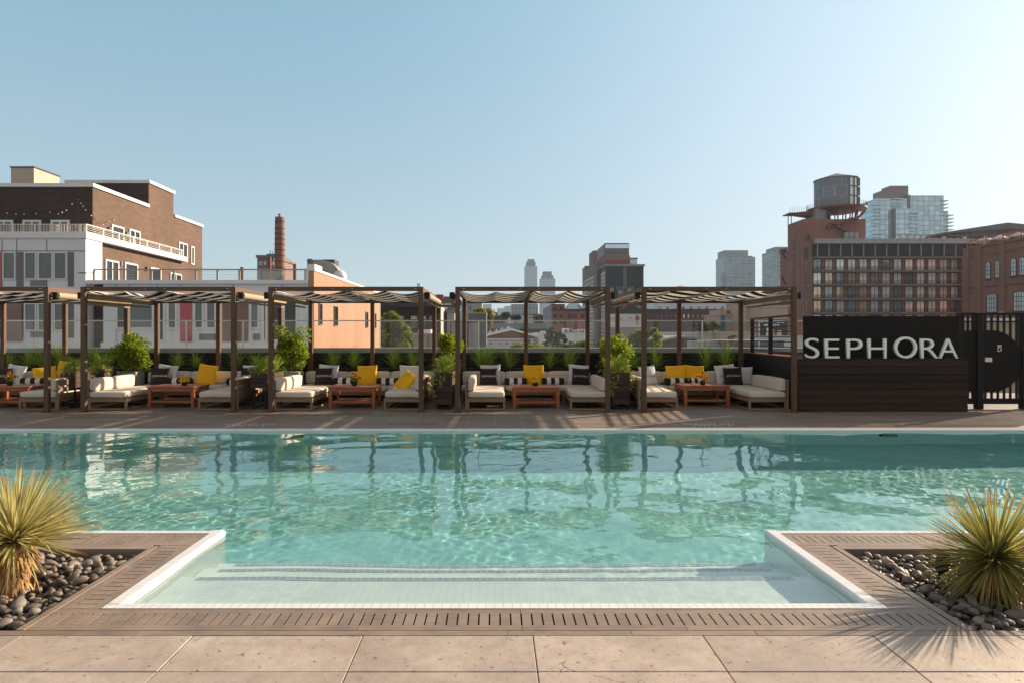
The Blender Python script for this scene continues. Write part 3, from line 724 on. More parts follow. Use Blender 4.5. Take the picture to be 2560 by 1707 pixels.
bolster('striped bolster beside the sunflowers in the leftmost cabana', 86, .52, 15.30, yaw=3)
bolster('striped bolster behind the yellow flowers in the second cabana from the left', 450, .50, 15.34)
bolster('striped bolster tipped in the right corner of the second cabana from the left', 572, .36, 15.10, yaw=-60, z=.47)
bolster('striped bolster behind sunflowers in the cabana before the peach wall', 862, .46, 15.32)
bolster('striped bolster right of the yellow pillow in the cabana before the peach wall', 970, .46, 15.25)
bolster('striped bolster left of the yellow pillow in the middle cabana', 1289, .46, 15.28)
bolster('striped bolster right of the yellow pillow in the middle cabana', 1382, .45, 15.30)
bolster('long striped bolster under the left yellow pillow near the sign', 1691, .50, 15.22, yaw=4)
bolster('short striped bolster behind sunflowers near the sign', 1738, .36, 15.30, yaw=3)

# ------------------------------------------------------------------ flowers on the tables
def bowl(t, r, h):
    m = MB(); m.lathe([(.001, .003), (r*.72, .002), (r*.98, h*.45), (r*.86, h), (r*.80, h-.004), (r*.9, h*.5), (.001, h*.3)], n=20); m.build('bowl', 'black_cloth', t, smooth=1)
def mums(label, px, Y, seed):
    r = random.Random(seed); t = thing('mum_pot', label, 'flowers', (PX(px, Y), Y, .436), 'table flowers'); bowl(t, .062, .075)
    m = MB()
    for _ in range(64):
        a, e = r.uniform(0, 6.28), r.uniform(.02, 1.45); c = Vector((math.cos(a)*math.sin(e)*.092, math.sin(a)*math.sin(e)*.092, .088+math.cos(e)*.085)); nrm = Vector((c.x, c.y, c.z-.06)).normalized()
        u = nrm.orthogonal().normalized(); v = nrm.cross(u)
        for ring, (R1, k, lift) in enumerate(((.036, 11, .004), (.025, 9, .014), (.014, 7, .02))):
            for j in range(k):
                th = 6.28*j/k+ring; d = u*math.cos(th)+v*math.sin(th); s = nrm.cross(d)*.0048
                m.add([c+nrm*.004+s*.5, c+nrm*.004-s*.5, c+d*R1+nrm*lift-s, c+d*R1*1.12+nrm*lift*.9, c+d*R1+nrm*lift+s], [(0, 1, 2, 3, 4)])
    m.lathe([(.088, .075), (.094, .10), (.082, .135), (.05, .162), (.001, .172)], n=18); m.build('blossom', 'mum_yellow', t)
    m = MB()
    for _ in range(16):
        a = r.uniform(0, 6.28); d = Vector((math.cos(a), math.sin(a), .1)); s = Vector((-d.y, d.x, 0))*.016; c = Vector((0, 0, .07))+d*.05
        m.add([c, c+d*.03+s, c+d*.07, c+d*.03-s], [(0, 1, 2, 3)])
    m.build('leaf', 'leaf_shrub', t)
def sunflowers(label, px, Y, n, seed):
    r = random.Random(seed); t = thing('sunflower_bouquet', label, 'flowers', (PX(px, Y), Y, .436), 'table flowers'); bowl(t, .060, .085)
    for k in range(n):
        a = 6.28*k/n+r.uniform(-.3, .3)-1.57; e = r.uniform(.25, 1.0) if k else .1; L = r.uniform(.13, .20)
        c = Vector((math.cos(a)*math.sin(e)*L*.85, math.sin(a)*math.sin(e)*L*.6, .075+math.cos(e)*L))
        nr = (Vector((c.x*4, -1.0, .25+r.uniform(-.2, .3)))).normalized(); u = nr.orthogonal().normalized(); v = nr.cross(u); m = MB()
        rr = r.uniform(.038, .047)
        for ring in range(2):
            for j in range(13):
                th = 6.28*(j+.5*ring)/13; d = u*math.cos(th)+v*math.sin(th); s = nr.cross(d)*.0085; o = nr*(.004*ring)
                m.add([c+d*.014+o+s*.5, c+d*.014+o-s*.5, c+d*rr*.72+o+nr*.006-s, c+d*rr*(1.05-.06*ring)+o+nr*.002, c+d*rr*.72+o+nr*.006+s], [(0, 1, 2, 3, 4)])
        f = m.build('sunflower', 'petal_yellow', t)
        m = MB(); vs = [c+nr*.012] + [c+nr*.006+(u*math.cos(6.28*j/12)+v*math.sin(6.28*j/12))*.018 for j in range(12)]
        m.add(vs, [(0, 1+j, 1+(j+1) % 12) for j in range(12)]); m.build('flower_centre', 'flower_disc', f)
        m = MB(); m.tube([(0, 0, .05), (c.x*.5, c.y*.5, .05+(c.z-.05)*.6), tuple(c-nr*.004)], .003, 5); m.build('stem', 'leaf_shrub', f)
    m = MB()
    for _ in range(12):
        a = r.uniform(0, 6.28); d = Vector((math.cos(a), math.sin(a), r.uniform(.2, .9))); s = Vector((-d.y, d.x, 0))*.02; c = Vector((0, 0, .08))
        m.add([c, c+d*.05+s, c+d*.11, c+d*.05-s], [(0, 1, 2, 3)])
    m.build('leaf', 'leaf_shrub', t)
sunflowers('orange sunflowers in a black bowl on the leftmost table', 24, 14.30, 6, 1)
mums('yellow chrysanthemum pot on the table of the second cabana from the left', 461, 14.32, 2)
sunflowers('sparse sunflowers in a black bowl before the peach wall', 886, 14.25, 6, 3)
mums('yellow chrysanthemum pot on the table of the middle cabana', 1338, 14.20, 4)
sunflowers('full sunflower bouquet in a black bowl near the lettered sign', 1757, 14.45, 9, 5)

# ------------------------------------------------------------------ back wall, parapet, glass, sign
m = MB(); m.box(-16, 6.30, 16.86, 17.0, 0, 1.045); tag(m.build('planter_wall', 'black_wood'), 'low black timber wall running behind all the cabanas', 'wall')
m = MB(); m.box(-16.5, 9.5, 17.003, 17.5, .0, 1.04); m.box(-16.5, 9.5, 16.84, 17.52, 1.05, 1.165); tag(m.build('parapet', 'concrete', bevel=.006, segs=1), 'pale concrete parapet below the glass railing', 'parapet')
def thin_glass(name, tint, r0=.0):
    mt = bpy.data.materials.new(name); mt.use_nodes = True; nt = mt.node_tree; nt.nodes.clear(); MATS[name] = mt
    out = nt.nodes.new('ShaderNodeOutputMaterial'); tr = nt.nodes.new('ShaderNodeBsdfTransparent'); tr.inputs[0].default_value = (*tint, 1)
    gl = nt.nodes.new('ShaderNodeBsdfGlossy'); gl.inputs['Roughness'].default_value = .01; mx = nt.nodes.new('ShaderNodeMixShader')
    fr = nt.nodes.new('ShaderNodeFresnel'); fr.inputs[0].default_value = 1.45
    nt.links.new(fr.outputs[0], mx.inputs[0]); nt.links.new(tr.outputs[0], mx.inputs[1]); nt.links.new(gl.outputs[0], mx.inputs[2]); nt.links.new(mx.outputs[0], out.inputs[0])
thin_glass('clear_glass', (.983, .99, .987))
t = thing('glass_railing', 'clear glass railing with a slim metal top rail along the parapet', 'railing', (0, 17.2, 1.166))
gx = [-16.0, -14.1, -11.62, PX(467, 17.2)-3.0, PX(467, 17.2)-1.43, PX(467, 17.2), PX(609, 17.2), PX(770, 17.2), PX(895, 17.2), PX(1040, 17.2), PX(1196, 17.2), PX(1330, 17.2), PX(1475, 17.2), PX(1610, 17.2), PX(1755, 17.2), PX(1897, 17.2), 8.2]
for a, b in zip(gx, gx[1:]): MB().box(a+.006, b-.006, -.006, .006, .002, .66).build('glass_panel', 'clear_glass', t)
MB().box(gx[0], gx[-1], -.02, .02, .662, .690).build('top_rail', 'steel', t)
for x in (PX(14, 17.2), PX(467, 17.2), PX(609, 17.2), PX(1197, 17.2), PX(1755, 17.2), PX(1897, 17.2)): MB().box(x-.016, x+.016, -.03, -.008, .002, .661).build('post', 'letter_white', t)

# timber side wall with its barred railing
m = MB()
for k in range(6):
    z0 = .004+k*.172; m.add([(5.93, 13.72, z0), (6.24, 16.84, z0), (6.10+.26, 16.84, z0), (6.05, 13.72, z0), (5.93, 13.72, z0+.168), (6.24, 16.84, z0+.168), (6.36, 16.84, z0+.168), (6.05, 13.72, z0+.168)],
          [(0, 1, 5, 4), (1, 2, 6, 5), (2, 3, 7, 6), (3, 0, 4, 7), (4, 5, 6, 7), (3, 2, 1, 0)])
w = m.build('side_wall', 'black_wood'); tag(w, 'black boarded wall closing the right side of the last cabana', 'wall')
m = MB(); m.add([(5.91, 13.72, 1.04), (6.22, 16.84, 1.04), (6.40, 16.84, 1.04), (6.09, 13.72, 1.04), (5.91, 13.72, 1.065), (6.22, 16.84, 1.065), (6.40, 16.84, 1.065), (6.09, 13.72, 1.065)],
          [(0, 1, 5, 4), (1, 2, 6, 5), (2, 3, 7, 6), (3, 0, 4, 7), (4, 5, 6, 7), (3, 2, 1, 0)])
m.build('cap_board', 'teak', w)
t = thing('barred_railing', 'black steel railing with horizontal bars on the boarded side wall', 'railing', (0, 0, 1.066), 'black steel barriers by the sign')
xr = lambda y: 6.0+(y-13.72)*.099
def rbar(z0, z1, y0, y1, w=.02):
    m = MB(); a, b = xr(y0), xr(y1); m.add([(a-w, y0, z0), (b-w, y1, z0), (b+w, y1, z0), (a+w, y0, z0), (a-w, y0, z1), (b-w, y1, z1), (b+w, y1, z1), (a+w, y0, z1)],
          [(0, 1, 5, 4), (1, 2, 6, 5), (2, 3, 7, 6), (3, 0, 4, 7), (4, 5, 6, 7), (3, 2, 1, 0)]); return m
rbar(.79, .83, 13.74, 16.80).build('top_rail', 'black_metal', t); rbar(.05, .08, 13.74, 16.80).build('bottom_rail', 'black_metal', t)
for k in range(6): rbar(.162+k*.105, .184+k*.105, 13.78, 16.76, .011).build('bar', 'black_metal', t)
for y in (13.75, 15.16, 15.30, 16.62, 16.76): rbar(.0, .788, y-.02, y+.02, .022).build('post', 'black_metal', t)

# counter, sign board, letters
YC = 13.29
m = MB(); n = 7; x0, x1 = PX(1996, YC), PX(2420, YC)
for k in range(n): m.box(x0, x1, YC, YC+.30, .004+k*.1455, .004+k*.1455+.137)
for k in range(n): m.box(x0+.012, x1-.012, YC+.012, YC+.288, .004+k*.1455+.137, .004+(k+1)*.1455)
m.box(x0-.004, x1+.004, YC-.006, YC+.306, 1.0225, 1.03); tag(m.build('sign_counter', 'counter_wood', bevel=.003, segs=1), 'dark stained timber counter carrying the white block letters', 'counter')
m = MB(); m.box(PX(2010, 13.66), PX(2399, 13.66), 13.66, 13.72, .01, PZ(790.5, 13.66)); tag(m.build('sign_board', 'sign_black', bevel=.004, segs=1), 'plain black board standing behind the white block letters', 'sign board')
LY = 13.42
for ch, a, b, y0, y1 in (('S', 2014, 2049, 845, 897), ('E', 2063, 2099.5, 847, 896.6), ('P', 2118, 2157.5, 847, 896.6), ('H', 2171, 2217.5, 846.5, 896.6), ('O', 2237.5, 2294, 842, 896.8), ('R', 2303, 2347, 846.5, 896.6), ('A', 2348.5, 2396.5, 846.5, 896.6)):
    cu = bpy.data.curves.new('letter', 'FONT'); cu.body = ch; cu.extrude = .10; cu.offset = -.012; cu.bevel_depth = .004; cu.resolution_u = 8
    ob = bpy.data.objects.new('letter', cu); COL.objects.link(ob); bpy.context.view_layer.update()
    me = bpy.data.meshes.new_from_object(ob.evaluated_get(bpy.context.evaluated_depsgraph_get())); bpy.data.objects.remove(ob); bpy.data.curves.remove(cu)
    P = np.array([v.co[:] for v in me.vertices]); lo, hi = P.min(0), P.max(0)
    xa, xb, zb, zt = PX(a, LY-.035), PX(b, LY-.035), 1.031, PZ(y0, LY-.035)
    for v in me.vertices:
        q = (np.array(v.co)-lo)/(hi-lo); v.co = (xa+(xb-xa)*q[0]-(xa+xb)/2, .028-.056*q[2], (zt-zb)*q[1])
    me.materials.append(MATS['letter_white']); me.update(); me.name = 'block_letter'
    tag(put('block_letter', me, None, ((xa+xb)/2, LY, zb)), 'white upright block letter %s on the dark timber counter' % ch, 'letter', 'white block letters of the sign')

# steel fence and gate at the right
def fence(name, label, cat, x0, x1, Y, bars, ztop=1.93):
    t = thing(name, label, cat, (0, Y, 0), 'black steel barriers by the sign')
    MB().box(x0, x1, -.02, .02, ztop-.05, ztop).build('top_rail', 'black_metal', t); MB().box(x0, x1, -.018, .018, ztop-.19, ztop-.165).build('rail', 'black_metal', t)
    MB().box(x0, x1, -.03, .03, .10, .215).build('bottom_rail', 'black_metal', t)
    n = bars
    for k in range(n):
        x = x0+(x1-x0)*(k+.5)/n
        for z0, z1 in ((.2152, ztop-.1902), (ztop-.1648, ztop-.0502)): MB().box(x-.017, x+.017, -.017, .017, z0, z1).build('bar', 'black_metal', t)
    return t
YG = 13.80
fx = lambda p: PX(p, YG)
t1 = fence('steel_fence', 'narrow black barred fence between the sign and the gate post', 'fence', fx(2402), fx(2437), YG, 3)
MB().box(fx(2395), fx(2402)-.001, -.06, .06, .003, PZ(783, YG)).build('post', 'black_metal', t1)
MB().box(fx(2402)+.001, fx(2438), -.034, -.020, PZ(978, YG), PZ(826.5, YG)).build('cover_panel', 'sign_black', t1)
m = MB(); m.box(fx(2438)+.002, fx(2454), -.065, .065, .003, PZ(783, YG)); tag(m.build('gate_post', 'black_metal', None, (0, YG, 0), bevel=.004, segs=1), 'thick square black gate post right of the sign', 'post', 'thick black posts of the gate')
g = fence('steel_gate', 'black barred gate with a big half-round cover panel', 'gate', fx(2455.5), fx(2549), YG, 6)
cz, cr = (PZ(826, YG)+PZ(979, YG))/2, (PZ(826, YG)-PZ(979, YG))/2; cxx = fx(2476)
pts = [(fx(2456), cz-cr), (cxx, cz-cr)] + [(cxx+cr*math.sin(R(a)), cz-cr*math.cos(R(a))) for a in range(5, 180, 5)] + [(cxx, cz+cr), (fx(2456), cz+cr)]
m = MB(); m.prism(pts, 'y', -.034, -.020); pn = m.build('round_panel', 'sign_black', g, smooth=0)
vs, fs = text_geo('D', .135); m = MB(); m.add([(fx(2495.5)+a*.95, -.0385, PZ(873, YG)+b) for a, b, _ in vs], fs)
x = fx(2495.5); m.box(x-.04, x+.04, -.039, -.0345, PZ(865, YG), PZ(862.6, YG)); m.build('emblem', 'letter_white', pn)
m = MB(); m.box(fx(2456.5), fx(2474), -.075, -.035, PZ(904, YG), PZ(893, YG)); m.build('handle', 'steel', g, bevel=.004)
m = MB(); m.box(fx(2551), fx(2567), -.065, .065, .003, PZ(783, YG)); tag(m.build('gate_post', 'black_metal', None, (0, YG, 0), bevel=.004, segs=1), 'thick square black gate post at the right picture edge', 'post', 'thick black posts of the gate')
fence('steel_fence', 'black barred fence beyond the gate at the right picture edge', 'fence', fx(2568), fx(2800), YG, 16)
# ------------------------------------------------------------------ plants
def blades(seed, n, L, w, spread, droop, z0=0, up=.35, segs=6, crease=0, r0=.02, tip=.02):
    r = random.Random(seed); m = MB()
    for k in range(n):
        a = r.uniform(0, 6.283); e = abs(r.gauss(0, spread)) + .04; l = L*r.uniform(.65, 1.12); ww = w*r.uniform(.7, 1.2); dr = droop*r.uniform(.5, 1.5)
        d = Vector((math.cos(a), math.sin(a), 0)); s = Vector((-d.y, d.x, 0)); p = d*r.uniform(0, r0)+Vector((0, 0, z0)); vs = []
        for i in range(segs+1):
            u = i/segs; ang = e+dr*u*u; wd = ww*(1-u**2.2)*.5+ww*tip*.5
            vs += [p+s*wd, p-s*wd]; p = p+(d*math.sin(ang)+Vector((0, 0, math.cos(ang))))*(l/segs)
        m.add(vs, [(2*i, 2*i+1, 2*i+3, 2*i+2) for i in range(segs)])
    return m
TUFT = [blades(40+i, 120, .42+.06*(i % 3), .0085, .62+.08*(i % 2), 1.5).mesh('grass_tuft', 'leaf_grass') for i in range(6)]
TR = [('black trough of arching grass against the back wall of the '+c) for c in CN]
tufts = {0: (20, 70, 105, 150, 235), 1: (250, 445, 490, 590), 2: (640, 835, 885, 985, 1035), 3: (1200, 1222, 1275, 1376, 1425), 4: (1587, 1640, 1765, 1815)}
wn = ['in the '+c for c in CN]
on = ['leftmost', 'second', 'third', 'fourth', 'fifth']
for i in range(5):
    t = thing('trough_planter', TR[i], 'planter', (CAB[i]+.1, 16.22, 0), 'black trough planters behind the sofas')
    m = MB(); m.box(0, 2.8, 0, .42, .03, .69); m.build('trough', 'black_wood', t, bevel=.006, segs=1)
    MB().box(.03, 2.77, .03, .39, .691, .70).build('soil', 'soil', t)
    r = random.Random(i)
    for k, px in enumerate(tufts[i]):
        o = put('grass_tuft', TUFT[r.randrange(6)], None, (PX(px, 16.43)+r.uniform(-.02, .02), 16.43, .70), (0, 0, r.uniform(0, 6)))
        s = r.uniform(1.2, 1.5); o.scale = (s, s, s*r.uniform(.9, 1.1))
        tag(o, 'arching grass tuft, %s from left along the wall %s' % (on[k], wn[i]), 'grass tuft', 'grass tufts along the back wall')

def leaf_cloud(m, r, blobs, n, L, W, flat=.2, up=.3):
    for _ in range(n):
        c, rad = blobs[r.randrange(len(blobs))]; d = Vector((r.gauss(0, 1), r.gauss(0, 1), r.gauss(0, 1))).normalized()
        k = r.random()**.45; p = Vector(c)+Vector((d.x*rad[0], d.y*rad[1], d.z*rad[2]))*k
        ax = (d+Vector((r.gauss(0, .5), r.gauss(0, .5), r.gauss(0, .5)+up))).normalized(); s = ax.cross(Vector((r.gauss(0, 1), r.gauss(0, 1), r.gauss(0, 1)))).normalized(); nn = ax.cross(s)
        l = L*r.uniform(.7, 1.3); w = W*r.uniform(.7, 1.3)
        m.add([p, p+ax*l*.5+s*w*.5+nn*w*.18, p+ax*l, p+ax*l*.5-s*w*.5+nn*w*.18], [(0, 1, 2), (0, 2, 3)])
def shrub(label, x, y, z0, blobs, n, seed, L=.075, W=.04):
    r = random.Random(seed); t = thing('leafy_shrub', label, 'shrub', (x, y, z0), 'leafy shrubs between the cabanas')
    m = MB(); leaf_cloud(m, r, blobs, n, L, W); m.build('foliage', 'leaf_shrub', t)
    m = MB()
    for (c, rad) in blobs: m.tube([(r.uniform(-.04, .04), 0, 0), (c[0]*.4, c[1]*.4, c[2]*.5), (c[0], c[1], c[2]+rad[2]*.3)], [.014, .010, .004], 6)
    m.build('stem', 'bark', t, smooth=1)
def blobset(r, cx, cz, rx, rz, n, ry=None):
    out = []
    for _ in range(n):
        a, e = r.uniform(0, 6.28), r.gauss(0, 1); k = r.random()**.5*.78
        u = Vector((r.gauss(0, 1), r.gauss(0, 1), r.gauss(0, 1))).normalized()*k
        q = r.uniform(.22, .40)
        out.append(((cx+u.x*rx, u.y*(ry or rx), cz+u.z*rz), (rx*q, (ry or rx)*q, rz*q*.9)))
    return out
SY = 15.55
def pot(label, x, y, w, d, h, mt='galvanised'):
    m = MB(); m.rbox(x-w/2, x+w/2, y-d/2, y+d/2, .004, h, .05, n=6); tag(m.build('shrub_pot', mt, smooth=1), label, 'planter', 'tall grey shrub pots')
sh = [(328, 884, 54, 48, 'broad round green shrub between the two leftmost cabanas', 26, 0), (732, 870, 47, 56, 'tall heart-shaped green shrub at the corner of the peach wall cabana', 26, 0),
      (1122, 871, 33, 40, 'narrow green shrub at the left of the middle cabana', 18, 0), (1533, 884, 46, 64, 'tall bushy green shrub at the right of the middle cabana', 28, 0)]
for k, (px, py, rx, ry_, lab, nb, _) in enumerate(sh):
    r = random.Random(60+k); x = PX(px, SY); z0 = .66; s = SY/F; cz = PZ(py, SY)-z0
    bl = blobset(r, 0, cz, rx*s, ry_*s, nb, .36)
    if k == 1: bl = [b for b in bl if not (abs(b[0][0]) < .08 and b[0][2] > cz+.2)] + [((-.26, 0, cz+.34), (.16, .16, .14)), ((.25, 0, cz+.32), (.17, .16, .16)), ((-.05, 0, cz-.35), (.18, .16, .2))]
    if k in (0, 3): bl += [((.03, 0, cz-ry_*s*.8), (.26, .2, .2))]
    shrub(lab, x, SY, z0, bl, 3400 if k != 2 else 2200, 70+k)
    pot('tall grey pot under the '+lab.split(' shrub')[0]+' shrub', x, SY+.02, .42, .42, .67)

# wooden planters on stands with grass and trailing plants between the cabanas
pls = [(646, 13.72, 'with yellow-green grass left of the peach wall cabana', 1.05, False), (1110, 13.72, 'with trailing leaves left of the middle cabana', 1.0, True), (1532, 13.72, 'with trailing leaves right of the middle cabana', 1.0, True), (158, 13.90, 'beside the chair in front of the leftmost cabana', .5, False), (246, 14.85, 'seen behind the front post of the second cabana from the left', .5, False)]
XP = [PX(626, 13.7), PX(1089, 13.7), PX(1530, 13.7), PX(150, 13.9), PX(233, 15.0)]
WP = [.34, .33, .36, .32, .33]
for k, (px, Y, lab, d, tr) in enumerate(pls):
    x0, w = XP[k], WP[k]; t = thing('wooden_planter', 'dark timber planter '+lab, 'planter', (x0, Y, 0), 'dark timber planters between the cabanas'); top = .72 if not tr else .735
    zb = .42 if not tr else .10
    m = MB(); nb = 3 if not tr else 5
    for j in range(nb):
        z0 = zb+(top-zb)*j/nb; z1 = zb+(top-zb)*(j+1)/nb-.006
        m.box(0, w, 0, .03, z0, z1); m.box(0, w, d-.03, d, z0, z1); m.box(0, .03, .0305, d-.0305, z0, z1); m.box(w-.03, w, .0305, d-.0305, z0, z1)
    m.build('box', 'planter_wood', t, bevel=.003, segs=1); MB().box(.031, w-.031, .031, d-.031, zb, top-.03).build('soil', 'soil', t)
    for x in (.02, w-.05):
        for y in (.02, d-.05): MB().box(x, x+.03, y, y+.03, .003, zb-.001).build('leg', 'black_metal', t)
    m = MB(); m.box(.02, .05, .05, d-.05, .02, .05); m.box(w-.05, w-.02, .05, d-.05, .02, .05); m.box(.05, w-.05, .02, .05, .02, .05); m.build('stand_rail', 'black_metal', t)
    r = random.Random(90+k); o = thing('planter_grass', 'bright yellow-green plants growing in the planter '+lab, 'plant', (x0+w/2, Y+d/2, top-.03), 'planter grasses between the cabanas')
    m = MB()
    for q in range(3 if d > .6 else 2):
        b = blades(100+k*5+q, 120, .42, .010, .6, 1.3); oy = -d/2+.16+(d-.3)*q/2; m.add([(x+r.uniform(-.01, .01), y+oy, z) for x, y, z in b.v], b.f)
    m.build('grass', 'leaf_grass', o)
    m = MB(); bl = [((r.uniform(-w*.5, w*.5), r.uniform(-d*.5, -d*.2), r.uniform(0, .10)), (.09, .08, .06)) for _ in range(8)]
    if tr: bl += [((-w/2-.03+r.uniform(-.04, .06)*2.5, -d/2-.03, -.06-.055*j), (.055-.004*j, .05, .06)) for j in range(7)] + [((w/2+.04, -d/2+.05, -.05-.06*j), (.05, .05, .06)) for j in range(5 if k == 2 else 2)]
    leaf_cloud(m, r, bl, 420, .05, .032); m.build('trailing_leaves', 'leaf_variegated', o)

# wicker-dark side chair beside the leftmost cabana is part of the planter stand there; yuccas in the pebble beds
def yucca(label, x, y, zc, n, Rr, seed, mt, trunk):
    r = random.Random(seed); t = thing('yucca', label, 'yucca', (x, y, -.06), 'spiky yuccas in the pebble beds'); m = MB()
    for k in range(n):
        zz = r.uniform(-.08, 1) if trunk else r.uniform(-.70, 1)
        a = r.uniform(0, 6.283); q = math.sqrt(max(0, 1-zz*zz)); d = Vector((math.cos(a)*q, math.sin(a)*q, zz)).normalized()
        l = Rr*r.uniform(.82, 1.06)*(1 if zz > -.2 else .92); w = r.uniform(.0115, .017)*(1.0 if not trunk else 1.2); s = d.cross(Vector((r.gauss(0, .25), r.gauss(0, .25), 1))).normalized(); nn = s.cross(d)
        bend = r.uniform(-.02, .05)+max(0, -zz)*.10*r.random()+(r.uniform(.1, .42) if r.random() < .10 else 0); l *= r.uniform(.55, .9) if r.random() < .12 else 1; vs = []; p0 = Vector((0, 0, zc))+d*.02; tw = r.uniform(-.5, .5)
        for i in range(6):
            u = i/5; p = p0+d*l*u+Vector((0, 0, -1))*bend*l*u*u*1.5; wd = w*(.62+.5*u-1.1*u**3)*.5 if u < .98 else .0006
            s2 = s*math.cos(tw*u)+nn*math.sin(tw*u); n2 = nn*math.cos(tw*u)-s*math.sin(tw*u)
            vs += [p+s2*wd+n2*wd*.35, p, p-s2*wd+n2*wd*.35]
        m.add(vs, [(3*i+j, 3*i+j+1, 3*i+j+4, 3*i+j+3) for i in range(5) for j in range(2)])
    m.build('leaf_crown', mt, t)
    m = MB(); nd = 420 if trunk else 130
    for k in range(nd):          # dead, hanging leaves
        a = r.uniform(0, 6.283); d = Vector((math.cos(a), math.sin(a), 0)); s = Vector((-d.y, d.x, 0)); rad = .098 if trunk else .02
        p = d*rad*r.uniform(.7, 1.05)+Vector((0, 0, zc-(r.uniform(.02, zc-.08) if trunk else .03))); l = r.uniform(.05, .12) if trunk else r.uniform(.22, .42); w = r.uniform(.004, .009); ang = r.uniform(2.2, 3.0) if trunk else r.uniform(1.5, 2.1); vs = []
        for i in range(5):
            u = i/4; vs += [p+s*w*(1-u*.9), p-s*w*(1-u*.9)]; an = min(3.05, ang+(.2 if trunk else 1.3)*u); p = p+(d*math.sin(an)+Vector((0, 0, math.cos(an))))*l/4
            if p.z < .02: p.z = .02
        m.add(vs, [(2*i, 2*i+1, 2*i+3, 2*i+2) for i in range(4)])
    m.build('dead_leaves', 'leaf_dead', t)
    if trunk:
        m = MB(); m.lathe([(.108, 0), (.104, .04), (.094, .10), (.098, .16), (.092, zc-.03), (.03, zc+.02)], n=28); m.build('trunk', 'bark_fibre', t, smooth=1)
    else:
        m = MB(); m.lathe([(.05, 0), (.045, zc*.6), (.02, zc)], n=16); m.build('trunk', 'bark', t, smooth=1)
mat('bark_fibre', (.36, .20, .08), .9, .45, 9, stretch=(6, 6, 1.2), bump=1.0, bscale=26, bdist=.012)
yucca('grey-gold yucca on a shaggy straw-coloured trunk in the left pebble bed', -2.87, 4.08, .315, 560, .46, 5, 'leaf_yucca', True)
yucca('trunkless green and gold yucca globe in the right pebble bed', 2.95, 4.03, .225, 700, .45, 9, 'leaf_yucca_green', False)
def uplight(label, loc, rot, L, r_):
    t = thing('garden_uplight', label, 'spotlight', loc, 'bronze garden spotlights', rot)
    m = MB(); m.lathe([(.001, 0), (r_*.8, 0), (r_, .012), (r_, L), (r_*.88, L), (r_*.85, L-.02), (.001, L-.02)], n=20); m.build('housing', 'uplight_bronze', t, smooth=1)
    m = MB(); m.cyl((0, 0, -.004), (.0, 0, -.055), .009, n=8); m.box(-.018, .018, -.008, .008, -.02, -.0005); m.build('stake', 'black_metal', t)
uplight('tilted bronze spotlight aimed at the yucca in the left pebble bed', (PX(108, 4.12), 4.12, .02), (0, R(-48), R(-10)), .11, .033)
uplight('upright dark spotlight among the leaves of the right yucca', (PX(2346, 4.2), 4.18, .045), (R(8), R(8), 0), .105, .038)
# ------------------------------------------------------------------ city beyond the terrace
GZ = -16.0
brick('brick_dark', (.050, .026, .023), (.075, .038, .032), (.022, .015, .014), .42, .15, .012)
brick('brick_brown', (.118, .066, .042), (.155, .090, .058), (.10, .066, .048), .42, .15, .012, stain=.22)
brick('brick_red', (.235, .105, .066), (.285, .135, .086), (.18, .12, .10), .5, .17, .014, stain=.25)
brick('brick_hotel', (.30, .118, .086), (.37, .155, .112), (.27, .17, .13), .6, .2, .016, stain=.3, sscale=.15)
brick('brick_row', (.125, .062, .050), (.155, .078, .062), (.12, .08, .07), .6, .2, .016, stain=.3, sscale=.15)
brick('brick_works', (.31, .125, .078), (.38, .165, .102), (.17, .11, .08), .5, .17, .016, stain=.25, sscale=.2)
mat('white_panel', (.62, .64, .68), .5, .05, .6)
mat('white_trim', (.66, .66, .65), .5, .05, 2)
mat('grey_panel', (.135, .13, .125), .5, .1, 1)
mat('pink_panel', (.42, .085, .10), .35, .12, 1)
mat('pink_glass', (.13, .055, .048), .08, .35, .5, spec=.8)
mat('peach_render', (.36, .195, .122), .85, .14, .5, stretch=(1, 1, .25), bump=.1, bscale=20)
mat('beige_render', (.47, .40, .33), .85, .1, .4)
mat('tan_render', (.43, .33, .25), .85, .12, .15)
mat('cream_slat', (.50, .42, .34), .7, .2, 3, stretch=(4, 4, .4))
mat('grey_roof', (.16, .165, .17), .8, .25, .25)
mat('slate_roof', (.10, .125, .13), .6, .2, .3)
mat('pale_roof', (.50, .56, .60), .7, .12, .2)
mat('white_roof', (.62, .63, .64), .7, .1, .3)
mat('dark_roof', (.055, .05, .05), .8, .3, .4)
mat('grey_wall', (.27, .275, .28), .7, .12, .3)
mat('mauve_wall', (.215, .145, .128), .8, .12, .2)
mat('charcoal_wall', (.024, .028, .032), .55, .15, .15)
mat('red_paint', (.26, .035, .03), .6, .12, .5)
mat('rust_steel', (.16, .055, .035), .6, .35, .8)
mat('zinc_wrap', (.26, .25, .255), .55, .25, .4, stretch=(3, 3, .6))
mat('pane_grey', (.09, .115, .115), .06, .3, .4, spec=.8, orand=.35)
mat('pane_dark', (.018, .020, .022), .08, .3, .4, spec=.6, orand=.4)
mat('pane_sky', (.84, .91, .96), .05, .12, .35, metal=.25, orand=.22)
mat('pane_warm', (.62, .50, .36), .06, .25, .5, metal=.5, orand=.25)
mat('teal_glass', (.42, .56, .60), .08, .25, .06, metal=.55)
mat('skin_print', (.42, .24, .17), .7, .15, 1)
mat('blue_print', (.03, .16, .24), .7, .2, .8)
mat('brown_print', (.16, .085, .05), .8, .2, 1)
mat('duct_metal', (.30, .31, .30), .5, .1, 1)
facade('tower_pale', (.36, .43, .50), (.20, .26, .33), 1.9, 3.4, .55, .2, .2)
facade('tower_band', (.33, .36, .38), (.12, .17, .21), 6.0, 3.1, .55, .15, .35, glass2=(.24, .29, .33))
